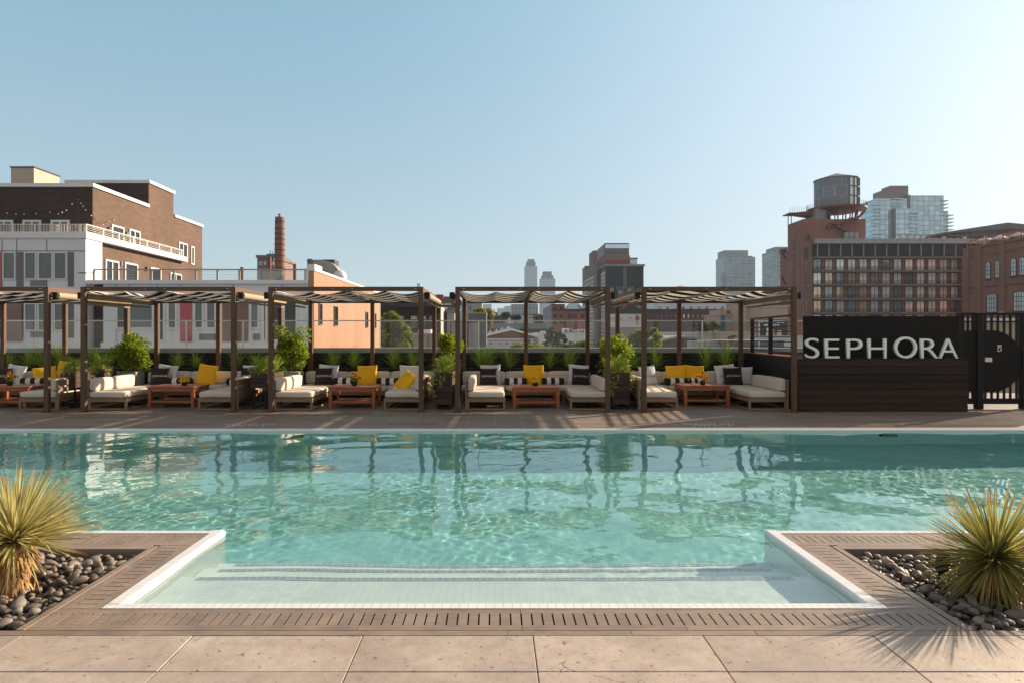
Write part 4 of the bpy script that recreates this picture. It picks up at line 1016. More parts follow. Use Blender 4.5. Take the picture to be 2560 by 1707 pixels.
facade('office_grey', (.27, .25, .26), (.11, .12, .14), 3.2, 3.6, .9, .3, .1)
facade('white_flats', (.56, .60, .64), (.06, .065, .07), 3.1, 3.3, 1.0, .2, .2, offset=.5, glass2=(.5, .55, .6))
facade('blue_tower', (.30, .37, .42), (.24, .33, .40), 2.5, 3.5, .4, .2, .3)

def local(m, t):
    o = t.location; m.v = [(x-o.x, y-o.y, z-o.z) for x, y, z in m.v]; return m
def part(t, name, m, mt, parent=None, **kw): return local(m, t).build(name, mt, parent or t, **kw)
WC = {}
def window(t, ax, a, z, plane, w, h, nx=1, nz=1, fw=.07, fm='white_trim', pm='pane_grey', sgn=-1, name='window', d=.07):
    key = (ax, round(w, 2), round(h, 2), nx, nz, fw, fm, pm, sgn, d)
    if key not in WC:
        m = MB(); p = MB()
        def bx(mm, a0, a1, z0, z1, d0, d1):
            if ax == 'y': mm.box(a0, a1, sgn*d0, sgn*d1, z0, z1)
            else: mm.box(sgn*d0, sgn*d1, a0, a1, z0, z1)
        bx(m, 0, fw, 0, h, .002, d); bx(m, w-fw, w, 0, h, .002, d); bx(m, fw, w-fw, 0, fw, .002, d); bx(m, fw, w-fw, h-fw, h, .002, d)
        for k in range(1, nx): q = w*k/nx; bx(m, q-fw*.4, q+fw*.4, fw, h-fw, .025, d-.005)
        for k in range(1, nz): q = h*k/nz; bx(m, fw, w-fw, q-fw*.35, q+fw*.35, .025, d-.008)
        bx(p, fw, w-fw, fw, h-fw, .003, .02)
        WC[key] = (m.mesh(name, fm), p.mesh('pane', pm))
    f, p = WC[key]; o = t.location
    loc = (a-o.x, plane-o.y, z-o.z) if ax == 'y' else (plane-o.x, a-o.y, z-o.z)
    w_ = put(name, f, t, loc); put('pane', p, w_); return w_
def pxwin(t, p0, p1, y0, y1, Y, **kw):       # window on a wall that faces the terrace, from its edges in the photograph
    x0, x1, z0, z1 = PX(p0, Y), PX(p1, Y), PZ(y1, Y), PZ(y0, Y); return window(t, 'y', x0, z0, Y, x1-x0, z1-z0, **kw)
def block(name, label, p0, p1, pt, Y, depth, mt, cat='building', cap='grey_roof', group=None, zb=GZ, caph=.35, capo=.15):
    x0, x1, z1 = PX(p0, Y), PX(p1, Y), PZ(pt, Y); t = thing(name, label, cat, ((x0+x1)/2, Y, zb), group)
    part(t, 'wall', MB().box(x0, x1, Y, Y+depth, zb+.01, z1), mt)
    if cap: part(t, 'roof', MB().box(x0-capo, x1+capo, Y-capo, Y+depth+capo, z1+.003, z1+caph), cap)
    return t

# --- brick and white apartment house at the left
Xs, Xb, Ya = -22.77, -23.1, 38.0
q = .9625; yq = lambda y: y*q; zq = lambda z: EYE+(z-EYE)*q
t = thing('apartment_house', 'brown brick and white apartment house with stepped roof and balconies', 'building', (-27, 38, GZ))
m = MB(); m.box(-42, Xb, yq(40.8), yq(56), GZ+.01, zq(10.3)); m.box(-28.6, Xb, yq(47.4), yq(51.0), zq(10.3), zq(12.0))
bw = part(t, 'brick_wall', m, 'brick_brown')
m = MB(); m.box(-42, Xb-.01, yq(40.8)-.06, yq(40.8)-.002, 7.2, zq(10.28)); m.box(-28.58, Xb-.01, yq(47.4)-.06, yq(47.4)-.002, zq(10.3), zq(11.98)); part(t, 'dark_brick_front', m, 'brick_dark')
m = MB(); m.box(-42.1, Xb+.1, yq(40.8)-.15, yq(40.8)+.15, zq(10.3)+.001, zq(10.52)); m.box(Xb-.2, Xb+.1, yq(40.8)+.151, yq(47.4)-.1, zq(10.3)+.001, zq(10.52)); m.box(Xb-.2, Xb+.1, yq(51.1), yq(56.1), zq(10.3)+.001, zq(10.50))
m.box(-28.7, Xb+.1, yq(47.3), yq(47.6), zq(12.0)+.001, zq(12.22)); m.box(Xb-.2, Xb+.1, yq(47.6)+.001, yq(51.1), zq(12.0)+.001, zq(12.22)); part(t, 'parapet_cap', m, 'white_trim')
m = MB(); m.box(-42, Xs, 38.0, 38.6, GZ+.01, 6.85); m.box(Xb, Xs, 38.601, 39.6, GZ+.01, 6.85); m.box(-42, Xb-.001, 38.601, 39.26, 6.4, 6.84); part(t, 'white_front', m, 'white_panel')
m = MB(); m.box(-42.1, Xs+.08, 37.92, 39.7, 6.851, 7.22); m.box(Xb+.001, Xs+.08, 39.701, 50.5, 6.86, 7.22); part(t, 'balcony_slab', m, 'white_trim', bevel=.02, segs=1)
m = MB()     # grooves between the white panels
for px in (5.5, 42, 117): m.box(PX(px, 38)-.02, PX(px, 38)+.02, 37.985, 37.999, 2.0, 6.8)
m.box(-42, Xs-.02, 37.984, 37.998, PZ(628, 38)-.02, PZ(628, 38)+.02); part(t, 'panel_joint', m, 'grey_panel')
rl = MB()
for x in [PX(p, 38) for p in (-60, 30, 85, 140, 197)]: rl.box(x-.035, x+.035, 38.05, 38.12, 7.221, 7.62)
rl.box(-42, Xs-.0, 38.05, 38.12, 7.621, 7.665)
for k in range(8): y = 38.1+k*1.66; rl.box(Xs-.10, Xs-.03, y, y+.08, 7.221, 7.64)
rl.box(Xs-.10, Xs-.03, 38.15, 50.0, 7.641, 7.685)
for k in range(4): rl.box(Xs-.075, Xs-.055, 38.2, 49.9, 7.27+k*.1, 7.285+k*.1)
part(t, 'balcony_railing', rl, 'white_trim')
m = MB()
for k in range(120): x = -41.9+k*.16; m.box(x, x+.09, 38.16, 38.18, 7.23, 7.62)
part(t, 'slat_screen', m, 'cream_slat')
for p0, p1 in ((-12, 34), (58, 104), (128, 175)): pxwin(t, p0, p1, 551, 586, yq(40.8)-.065, nx=2, fw=.12, pm='pane_grey')
for y0, y1, z0, z1, nx in ((42.7, 44.1, 7.25, 8.4, 1), (44.75, 46.1, 7.25, 8.45, 2), (51.75, 53.2, 7.3, 8.55, 2), (53.85, 54.4, 7.05, 8.5, 1), (42.0, 43.5, 4.4, 6.15, 2), (44.2, 45.8, 4.4, 6.2, 1), (47.5, 49.0, 4.4, 6.2, 1), (50.4, 52.2, 4.4, 6.1, 2)):
    window(t, 'x', yq(y0), zq(z0), Xb, (y1-y0)*q, (z1-z0)*q, nx, 1, .10, 'white_trim', 'pane_dark', 1, d=.08)
for dx in (0, -190):
    for row in (0, 127.5):
        for p0, p1 in ((8, 40), (62, 92), (96, 133), (136, 168)): pxwin(t, p0+dx, p1+dx, 631+row, 700+row, 38.0, nx=1, fw=.06)
        for p0, p1 in ((43, 59), (170, 185)): part(t, 'grey_infill', MB().box(PX(p0+dx, 38), PX(p1+dx, 38), 37.975, 37.999, PZ(717+row, 38), PZ(631+row, 38)), 'grey_panel')
        m = MB(); m.box(PX(-10+dx, 38), PX(5+dx, 38), 37.975, 37.999, PZ(717+row, 38), PZ(631+row, 38))
        if row: m.box(PX(17+dx, 38), PX(57+dx, 38), 37.90, 37.999, PZ(853, 38), PZ(758, 38))
        part(t, 'pink_infill', m, 'pink_panel' if not row else 'pink_glass')
        m = MB()
        for k in range(8): z = PZ(717+row, 38)+.03+k*.04; m.box(PX(76+dx, 38), PX(118+dx, 38), 37.97, 37.99, z, z+.02)
        part(t, 'louvre', m, 'grey_panel')
m = MB(); m.box(-32.6, -31.05, 46, 48.7, 10.3, 12.75); bh = part(t, 'stair_bulkhead', m, 'beige_render'); m = MB(); m.box(-32.65, -31.0, 45.95, 48.75, 12.751, 12.83); m.box(-31.049, -30.95, 47.7, 48.3, 10.6, 11.3); part(t, 'roof_cap', m, 'dark_roof', bh)
m = MB(); m.add([(-33.1, 55, 12.4), (-31.1, 55, 12.4), (-31.1, 56.5, 12.4), (-33.1, 56.5, 12.4), (-32.1, 55.7, 13.15)], [(0, 1, 4), (1, 2, 4), (2, 3, 4), (3, 0, 4), (3, 2, 1, 0)]); m.box(-33, -31.2, 55.1, 56, 10.3, 12.4); part(t, 'roof_lantern', m, 'dark_roof')
for (y, z) in ((42.6, 7.9), (44.6, 7.9), (43.9, 5.9), (47.2, 5.9)): part(t, 'wall_lamp', MB().box(Xb+.001, Xb+.16, yq(y)-.3, yq(y)-.12, zq(z), zq(z)+.25), 'grey_panel')
# bulbs strung over its terrace
t = thing('string_lights', 'string of small white bulbs sagging over the brick terrace', 'string lights', (PX(194, 38.3), 38.3, 7.22))
m = MB(); px0 = PX(194, 38.3); m.cyl((px0, 38.3, 7.225), (px0, 38.3, PZ(495, 38.3)), .025, n=6); part(t, 'pole', m, 'black_metal')
wire = [(-60, 515), (18, 531), (60, 534), (125, 529), (146, 533), (166, 524), (180, 508), (194, 497), (202, 506), (214, 523), (228, 537), (243, 546), (258, 548), (272, 538), (285, 536)]
m = MB(); m.tube([(PX(a, 38.4 if a < 230 else 40), 38.4 if a < 230 else 40, PZ(b, 38.4)) for a, b in wire], .012, 5); part(t, 'cable', m, 'black_metal')
m = MB()
for a, b in wire[1:]+[(40, 533), (90, 532), (155, 529), (208, 514), (250, 547)]:
    bm = bmesh.new(); bmesh.ops.create_icosphere(bm, subdivisions=1, radius=.036); Y = 38.4 if a < 230 else 40
    m.add([(v.co.x+PX(a, Y), v.co.y+Y, v.co.z+PZ(b, 38.4)-.06) for v in bm.verts], [tuple(v.index for v in f.verts) for f in bm.faces]); bm.free()
part(t, 'bulb', m, 'letter_white', smooth=2)

# --- lower white block with pink panels and its peach side wall
Xp = PX(785, 38)
t = thing('apartment_block', 'low white apartment block with pink panels and a peach side wall', 'building', (-16, 38, GZ))
m = MB(); m.box(-21.85, Xp-.3, 38.05, 59.6, GZ+.01, 4.3); part(t, 'white_wall', m, 'white_panel')
m = MB(); m.box(-22.76, -21.851, 38.75, 39.3, GZ+.01, 4.3); part(t, 'brick_recess', m, 'brick_dark')
m = MB(); m.box(Xp-.3, Xp, 38.0, 59.6, GZ+.01, 5.05); pw = part(t, 'peach_wall', m, 'peach_render')
m = MB(); m.box(Xp-.35, Xp+.05, 39.6, 59.65, 5.051, 5.2); m.box(Xp-.35, Xp+.05, 37.95, 39.599, 5.051, 5.42); m.box(Xp-.45, Xp-.301, 37.96, 38.04, 4.3, 5.2); part(t, 'wall_cap', m, 'white_trim', pw)
m = MB(); m.box(Xp-.02, Xp+.04, 59.601, 59.75, GZ+.01, 5.0); part(t, 'corner_trim', m, 'white_trim', pw)
for y0, y1 in ((38.95, 39.65), (42.6, 43.6), (53.0, 54.0), (57.0, 57.7)):
    window(t, 'x', y0, 2.05, Xp, y1-y0, 1.25, 1, 1, .05, 'grey_panel', 'pane_dark', 1)
    window(t, 'x', y0, -.9, Xp, y1-y0, 1.25, 1, 1, .05, 'grey_panel', 'pane_dark', 1)
m = MB(); m.box(-22.7, Xp-.301, 37.9, 38.6, 4.305, 4.53); part(t, 'roof_edge', m, 'white_panel', bevel=.02, segs=1)
m = MB(); m.box(-22.6, Xp-.31, 38.61, 59.6, 4.301, 4.42); part(t, 'roof', m, 'grey_roof')
m = MB()
for px in (322, 449, 582, 705): m.box(PX(px, 38)-.015, PX(px, 38)+.015, 38.03, 38.049, 3.0, 4.3)
for px in (256.5, 289, 393, 771): m.box(PX(px, 38)-.012, PX(px, 38)+.012, 38.035, 38.049, -4, 4.3)
part(t, 'panel_joint', m, 'grey_panel')
m = MB()
for p in (234, 378, 434, 489, 543, 598, 652, 704, 763): x = PX(p, 38); m.box(x-.05, x+.05, 38.0, 38.08, 4.531, 5.08)
m.box(PX(234, 38), PX(766, 38), 37.98, 38.10, 5.081, 5.15)
for k in range(6): m.box(PX(234, 38), PX(764, 38), 38.035, 38.05, 4.58+k*.085, 4.592+k*.085)
for k in range(64): x = PX(643, 38)+k*(PX(704, 38)-PX(643, 38))/64; m.box(x, x+.012, 38.06, 38.075, 4.535, 5.08)
m.box(PX(234, 38)-.9, PX(234, 38), 38.0, 38.06, 4.9, 4.95); part(t, 'roof_railing', m, 'duct_metal')
for p0, p1, k in ((291, 319, 'n'), (323, 385, 'w'), (397, 413, 't'), (419, 443, 'n'), (485, 510, 'n'), (515, 541, 'w'), (625, 649, 'n'), (657, 668, 't'), (672, 705, 't'), (709, 744, 'd')):
    for dy in (0,):
        pxwin(t, p0, p1, 750+dy, (823 if k in 'nw' else 853)+dy, 38.05, fw=.09, pm={'n': 'pane_grey', 'w': 'pane_grey', 't': 'pane_dark', 'd': 'pane_dark'}[k])
m = MB(); m.box(PX(450, 38), PX(479, 38), 37.99, 38.049, PZ(853, 38), PZ(745, 38)); part(t, 'pink_infill', m, 'pink_panel')
m = MB(); m.box(PX(556, 38), PX(620, 38), 37.99, 38.049, PZ(853, 38), PZ(745, 38)); part(t, 'pink_infill', m, 'pink_glass')
for p0, p1 in ((305, 345), (497, 540), (632, 650)):
    m = MB()
    for k in range(9): z = PZ(850, 38)+k*.04; m.box(PX(p0, 38), PX(p1, 38), 38.02, 38.04, z, z+.022)
    part(t, 'louvre', m, 'grey_panel')
m = MB(); m.box(-21.9, Xp-.31, 37.93, 38.03, PZ(872, 38), PZ(856, 38)); part(t, 'floor_band', m, 'white_trim')
# roof plant on it
t = thing('roof_duct', 'big curved metal ventilation duct on the white block roof', 'duct', (PX(800, 50), 50, 4.42))
Yd = 50; zc = PZ(703, Yd); ro, ri = PZ(650, Yd)-zc, PZ(664, Yd)-zc; cx_ = PX(800, Yd)
arc = [(cx_+ro*math.cos(R(a)), zc+ro*math.sin(R(a))) for a in range(0, 91, 10)]+[(cx_-.55, zc+ro), (cx_-.55, zc+ri*.75)]+[(cx_+ri*.72*math.cos(R(a)), zc+ri*.75*math.sin(R(a))) for a in range(90, -1, -10)]
m = MB(); m.prism(arc, 'y', Yd, Yd+1.4); part(t, 'elbow', m, 'duct_metal', smooth=1)
m = MB(); m.box(PX(769, Yd), cx_-.56, Yd-.1, Yd+1.5, 4.43, zc+ro+.05); part(t, 'fan_box', m, 'grey_panel')
m = MB()
for k in range(9): z = 4.6+k*.28; m.box(PX(767, Yd), PX(769, Yd)-.001, Yd, Yd+1.3, z, z+.09)
part(t, 'grille', m, 'black_metal')
m = MB(); m.cyl((PX(848, Yd), Yd+.2, 4.43), (PX(848, Yd), Yd+.2, PZ(690, Yd)), .5, .5, 20); m.lathe([(.5, 0), (.42, .22), (.25, .38), (.001, .44)], (PX(848, Yd), Yd+.2, PZ(690, Yd)+.001), 20); part(t, 'vent_cowl', m, 'white_trim', smooth=1)
m = MB(); m.box(PX(805, 54), PX(836, 54), 54, 55.5, 4.43, PZ(649.5, 54)); part(t, 'rear_box', m, 'dark_roof')
for p, y0 in ((605, 669), (674, 643), (737, 661)):
    x = PX(p, 47); m = MB(); m.box(x-.09, x+.09, 46.91, 47.09, 0, PZ(y0, 47)-4.42); m.box(x-.2, x+.2, 46.8, 47.2, -.001, .02); m.v = [(a-x, b-47, c+.003) for a, b, c in m.v]
    o = m.build('steel_post', 'rust_steel', None, (x, 47, 4.42)); tag(o, {605: 'short rusty steel post left of the brick chimney', 674: 'tall rusty steel post in front of the grey block by the chimney', 737: 'rusty steel post between the brick chimney and the curved duct'}[p], 'post', 'rusty steel posts on the roof')

# --- brick smokestack and block behind it
t = thing('smokestack', 'tall round brick smokestack with dark iron bands', 'chimney', (PX(699.5, 75), 75, GZ))
x, zt = PX(699.5, 75), PZ(544, 75); k = 75/F
m = MB(); m.lathe([(16*k, GZ+.01), (13.3*k, PZ(692, 75)), (11.4*k, zt), (9.5*k, zt), (9.3*k, zt-1)], (x, 75, 0), 32); part(t, 'shaft', m, 'brick_red', smooth=1)
m = MB()
for y in (555, 573, 586, 599, 612, 626, 640, 655, 671):
    r_ = (11.4+(y-544)/148*1.9)*k; z = PZ(y, 75); m.lathe([(r_-.02, z-.05), (r_+.035, z-.045), (r_+.035, z+.045), (r_-.02, z+.05)], (x, 75, 0), 32)
part(t, 'iron_band', m, 'dark_roof', smooth=1)
m = MB(); m.cyl((x, 75, zt-.3), (x, 75, zt+.28), 4*k, 3.4*k, 14); m.cyl((x, 75, zt+.281), (x, 75, zt+.4), 5.5*k, 3*k, 14); part(t, 'flue_cap', m, 'galvanised', smooth=1)
t = block('office_block', 'grey-brown block standing behind the brick smokestack', 643, 685, 645, 96, 10, 'mauve_wall')
m = MB(); m.box(PX(663, 96), PX(685, 96), 96.5, 104, PZ(645, 96)+.36, PZ(634, 96)); part(t, 'penthouse', m, 'grey_panel')
for p0, p1 in ((647, 655), (660, 665), (677, 684)): pxwin(t, p0, p1, 655, 663, 95.99, nx=2, fw=.08)
m = MB(); m.cyl((PX(676, 98), 98, PZ(633, 96)), (PX(676, 98), 98, PZ(622, 96)), .05, n=6); m.cyl((PX(682, 98), 98, PZ(633, 96)), (PX(682, 98), 98, PZ(624, 96)), .05, n=6); part(t, 'mast', m, 'dark_roof')

# --- dark brick works behind the third cabana
t = block('brick_workshop', 'long dark brick workshop behind the bushy tree', 940, 1100, 766, 85, 11, 'brick_dark', cap='dark_roof')
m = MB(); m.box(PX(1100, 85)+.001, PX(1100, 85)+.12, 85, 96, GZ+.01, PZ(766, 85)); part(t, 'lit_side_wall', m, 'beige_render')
for p0, p1 in ((1000, 1010), (1026, 1044), (1058, 1067), (1072, 1081)):
    pxwin(t, p0, p1, 789, 800, 84.99, nx=2 if p1-p0 < 12 else 4, nz=2, fw=.09, fm='dark_roof', pm='pane_sky'); pxwin(t, p0, p1, 803, 822, 84.99, nx=2 if p1-p0 < 12 else 4, nz=3, fw=.09, fm='dark_roof', pm='pane_grey')
m = MB(); m.box(PX(985, 84), PX(1141, 84), 83, 84.8, PZ(768, 84), PZ(764, 84)); part(t, 'canopy', m, 'dark_roof')
m = MB()
for k in range(14): a = PX(1095+k*2.3, 90); m.box(a, a+.06, 90, 90.06, PZ(766, 90), PZ(760, 90))
m.box(PX(1092, 90), PX(1127, 90), 90, 90.06, PZ(760.5, 90), PZ(759.5, 90)); part(t, 'roof_fence', m, 'white_trim')
block('office_block', 'maroon and grey ribbed metal block above the workshop roof', 1105, 1136, 742, 135, 14, 'grey_panel', cap=None)
block('office_block', 'small maroon roof box on the skyline above the workshop', 1088, 1108, 737, 134, 10, 'red_paint', cap=None)
block('office_block', 'small cream gabled house beside the dark workshop', 1127, 1141, 773, 92, 8, 'beige_render')
block('office_block', 'jumbled grey plant room between workshop and metal bulkhead', 1118, 1136, 782, 90, 8, 'grey_wall')
t = block('roof_unit', 'pale grey rooftop air unit right of the bushy tree', 1033, 1082, 835, 50, 2.2, 'grey_wall', cat='air unit', cap='white_roof', zb=-3, caph=.05, capo=.02)
m = MB(); m.box(PX(1045, 50.4), PX(1077, 50.4), 50.4, 51.6, PZ(835, 50)+.06, PZ(824, 50)); part(t, 'upper_box', m, 'white_roof')
m = MB()
for p in (1051, 1070): m.box(PX(p, 50)-.03, PX(p, 50)+.03, 49.97, 49.999, -2.5, PZ(838, 50))
part(t, 'seam', m, 'dark_roof')
t = block('roof_unit', 'tall grey service box between the third and middle cabana', 1127, 1169, 806, 46, 3, 'grey_wall', cat='air unit', cap='dark_roof', zb=-3, caph=.06, capo=.03)
m = MB(); m.box(PX(1127, 46)-.02, PX(1127, 46)+.03, 45.97, 45.999, -2.9, PZ(806, 46)); part(t, 'edge_post', m, 'black_metal')
# --- grey bulkhead, slate roof, gabled hall
t = block('stair_bulkhead', 'grey metal roof bulkhead with plants on top', 1171, 1216, 785, 46, 4, 'slate_roof', cat='bulkhead', cap='grey_wall', zb=-4, caph=.10, capo=.03)
m = MB(); m.box(PX(1171, 46), PX(1197, 46), 45.9, 45.99, -3.9, PZ(808, 46)); part(t, 'glazed_front', m, 'grey_wall')
m = MB(); m.box(PX(1197, 45.9)-.04, PX(1197, 45.9)+.04, 45.8, 45.89, -3.9, PZ(808, 46)); part(t, 'white_post', m, 'white_trim')
t = block('long_slate_roof', 'long low grey-green metal roof in the middle distance', 1199, 1368, 823, 84, 1, 'dark_roof', cap=None)
m = MB(); x0, x1 = PX(1199, 84), PX(1368, 84); m.prism([(83.8, PZ(823, 84)), (84.8, PZ(808.5, 84)), (96, PZ(808.5, 84)), (97, PZ(823, 84))], 'x', x0, x1); part(t, 'roof', m, 'slate_roof')
m = MB()
for p in range(1206, 1366, 8): m.box(PX(p, 84)-.02, PX(p, 84)+.02, 83.9, 84.1, PZ(821, 84), PZ(819, 84))
part(t, 'gutter_bracket', m, 'grey_wall')
t = thing('gabled_hall', 'low brick gabled hall with white eaves and small windows', 'building', (PX(1270, 56), 56, GZ))
Yh = 56; gx0, gx1, gz = PX(1200, Yh), PX(1346, Yh), PZ(846, Yh); ax_, az_ = PX(1279, Yh), PZ(826, Yh)
m = MB(); m.prism([(gx0, gz), (gx1, gz), (ax_, az_)], 'y', Yh+.3, Yh+16); part(t, 'gable', m, 'brick_red')
m = MB(); m.prism([(gx0-.2, gz), (gx0-.2, gz+.16), (ax_, az_+.16), (gx1+.2, gz+.16), (gx1+.2, gz), (ax_, az_+.003)], 'y', Yh, Yh+16.1); part(t, 'roof', m, 'white_roof')
m = MB(); m.box(gx0, gx1-1.0, Yh-2, Yh+.29, GZ+.01, PZ(849, Yh)); part(t, 'wall', m, 'pale_roof')
m = MB(); m.box(gx0-.1, gx1-.9, Yh-2.15, Yh+.28, PZ(849, Yh)+.002, PZ(846.5, Yh)); part(t, 'eave', m, 'white_trim')
for p in (1205, 1222, 1243, 1261, 1279, 1300): pxwin(t, p, p+11.5, 855, 862.5, Yh-2, nx=2, fw=.06, fm='white_trim', pm='pane_dark')
m = MB()
for k in range(16): u = k/16; a = gx0+(ax_-gx0)*u; b = gz+(az_-gz)*u+.165; m.box(a, a+.12, Yh+.2, Yh+.4, b, b+.10+.16*((k*7) % 3)/2)
part(t, 'roof_stub', m, 'white_trim')
t = block('flat_roof_building', 'white flat-roofed building behind the pine tree', 1346, 1470, 835, 63, 14, 'white_roof', cap='pale_roof', caph=.12, capo=.05)
for p0, p1 in ((1421, 1431), (1446, 1457)): pxwin(t, p0, p1, 853, 863, 62.99, nx=1, fw=.05, fm='grey_panel', pm='pane_dark')
for k, (p0, p1, y0, lb) in enumerate(((1352, 1364, 829, 'white rooftop air unit nearest the pine tree'), (1408, 1422, 822, 'white rooftop air unit with a dark grille right of the pine tree'), (1424, 1431, 824, 'slim grey rooftop unit between two white units'), (1434, 1442, 826, 'small white rooftop unit with a vent hole'), (1448, 1462, 824, 'rightmost white rooftop unit with rusty pipes'))):
    u = block('roof_unit', lb, p0, p1, y0, 64, 1.2, 'white_trim' if k != 2 else 'grey_wall', cat='air unit', cap='white_roof', zb=PZ(835, 63)+.13, caph=.04, capo=.02, group='small units on the white roof')
    x = (PX(p0, 64)+PX(p1, 64))/2; m = MB(); w = (PX(p1, 64)-PX(p0, 64))*.28
    for j in range(4): z = PZ(y0, 64)-.14-j*.06; m.box(x-w, x+w, 63.96, 63.99, z, z+.03)
    part(u, 'grille', m, 'dark_roof')
m = MB(); x = PX(1451, 63.5); m.cyl((x, 63.5, PZ(835, 63)+.12), (x, 63.5, PZ(806, 63)), .05, n=6); m.cyl((x+.3, 63.5, PZ(835, 63)+.12), (x+.3, 63.5, PZ(815, 63)), .04, n=6); m.v = [(a-x, b-63.5, c) for a, b, c in m.v]
tag(m.build('roof_pipe', 'rust_steel', None, (x, 63.5, 0)), 'thin rusty vent pipes standing on the white flat roof', 'pipe')
# --- red brick house with glass dome
t = block('brick_house', 'red brick house with a taller left bay in front of the glass dome', 1381, 1464, 777, 150, 20, 'brick_hotel', cap='dark_roof')
m = MB(); m.box(PX(1381, 150), PX(1412, 150), 149.9, 166, GZ+.02, PZ(762.5, 150)); part(t, 'tall_bay', m, 'brick_hotel')
m = MB(); m.box(PX(1381, 150)-.5, PX(1381, 150)-.01, 150, 172, GZ+.02, PZ(764, 150)); part(t, 'grey_side_wall', m, 'grey_wall')
m = MB(); m.box(PX(1380, 150), PX(1412.5, 150), 149.7, 166.1, PZ(762.5, 150)+.003, PZ(761, 150)); part(t, 'cornice', m, 'dark_roof')
for p in (1384, 1400):
    for y in (769, 786, 803): pxwin(t, p, p+7, y, y+8, 149.88, nx=2, fw=.1, fm='dark_roof', pm='pane_dark')
for p in (1420, 1432, 1452): pxwin(t, p, p+9, 786, 796, 149.98, nx=2, fw=.1, fm='dark_roof', pm='pane_dark')
t = thing('glass_dome', 'pale green glass dome rising behind the red brick house', 'dome', (PX(1434, 185), 185, PZ(790, 185)))
rr = (PX(1457, 185)-PX(1411, 185))/2; zz = PZ(758, 185)-PZ(790, 185); m = MB(); m.lathe([(rr, 0.0), (rr, zz*.3)]+[(rr*math.cos(R(a)), zz*.3+zz*.72*math.sin(R(a))) for a in range(6, 90, 7)]+[(.01, zz*1.02)], n=28); m.build('glazing', 'teal_glass', t)
m = MB()
for k in range(14):
    a0 = 2*math.pi*k/14; m.tube([(rr*1.003*math.cos(R(a))*math.cos(a0), rr*1.003*math.cos(R(a))*math.sin(a0), zz*.3+zz*.722*math.sin(R(a))) for a in range(0, 88, 12)], .10, 4)
m.build('rib', 'white_trim', t)

# --- dark hotel with the mural advert
Yk = 180; t = thing('dark_hotel', 'dark grey hotel with red band, roof screens and a giant wall advert', 'building', (PX(1560, Yk), Yk, GZ))
xl, xr_ = PX(1514, Yk), PX(1609, Yk); zt = PZ(666.5, Yk)
m = MB(); m.box(xl, xr_, Yk, Yk+16, GZ+.01, zt); m.box(xl-.0, xr_, Yk+16.001, Yk+40, GZ+.01, zt-2); part(t, 'wall', m, 'charcoal_wall')
m = MB(); m.box(PX(1558, Yk), PX(1567, Yk), Yk-.06, Yk-.002, PZ(785, Yk), zt-.2); part(t, 'wall_stripe', m, 'grey_panel')
m = MB(); m.box(xl-.3, xr_+.3, Yk-.3, Yk+16.2, zt+.003, zt+.55); part(t, 'parapet', m, 'grey_wall')
m = MB(); m.box(PX(1512, 188), PX(1575, 188), 188, 212, zt+.56, PZ(639, 188)); m.box(xl-1.0, xl-.01, Yk+9, Yk+38, GZ+.02, PZ(655, 188)); part(t, 'tower_block', m, 'mauve_wall')
m = MB(); m.box(PX(1512, 188)+.2, PX(1575, 188), 187.8, 187.99, PZ(660, 188), PZ(652, 188)); part(t, 'red_band', m, 'red_paint')
m = MB(); a, b = PX(1511, 188), PX(1573, 188); z0, z1, z2 = PZ(638.5, 188), PZ(621, 188), PZ(611, 188); m.box(a, b, 188.2, 188.4, z0, z1)
for k in range(26): q = a+(b-a)*k/25; m.box(q-.06, q+.06, 188.25, 188.35, z1, z2)
m.box(a, b, 188.15, 188.45, z2, z2+.3); m.box(a-.1, a+.2, 188.1, 200, z0, z2); part(t, 'roof_screen', m, 'grey_panel')
m = MB(); m.box(PX(1575, 190), PX(1593, 190), 190, 198, zt+.56, PZ(648, 190)); part(t, 'glass_penthouse', m, 'teal_glass')
m = MB(); m.box(PX(1575, 190)-.2, PX(1594, 190), 189.6, 198.4, PZ(648, 190)+.003, PZ(645.5, 190)); part(t, 'penthouse_roof', m, 'red_paint')
m = MB(); m.box(PX(1483, 205), PX(1494, 205), 205, 214, GZ+.02, PZ(627, 205)); m.box(PX(1462, 217), PX(1484, 217), 217, 223, GZ+.02, PZ(668, 217)); m.cyl((PX(1474, 217), 220, PZ(668, 217)), (PX(1474, 217), 220, PZ(664, 217)), .7, 1.4, 12); part(t, 'rear_block', m, 'mauve_wall')
for (y0, y1, n) in ((Yk+.6, Yk+6.5, 3), (Yk+14.5, Yk+36, 7)):
    for k in range(8):
        z = PZ(680, Yk)-3.25*(k+1)+.4
        window(t, 'x', y0, z, xl if y0 < Yk+8 else xl-1.0, y1-y0, 2.9, n, 2, .34, 'white_panel', 'pane_dark', -1, d=.2)
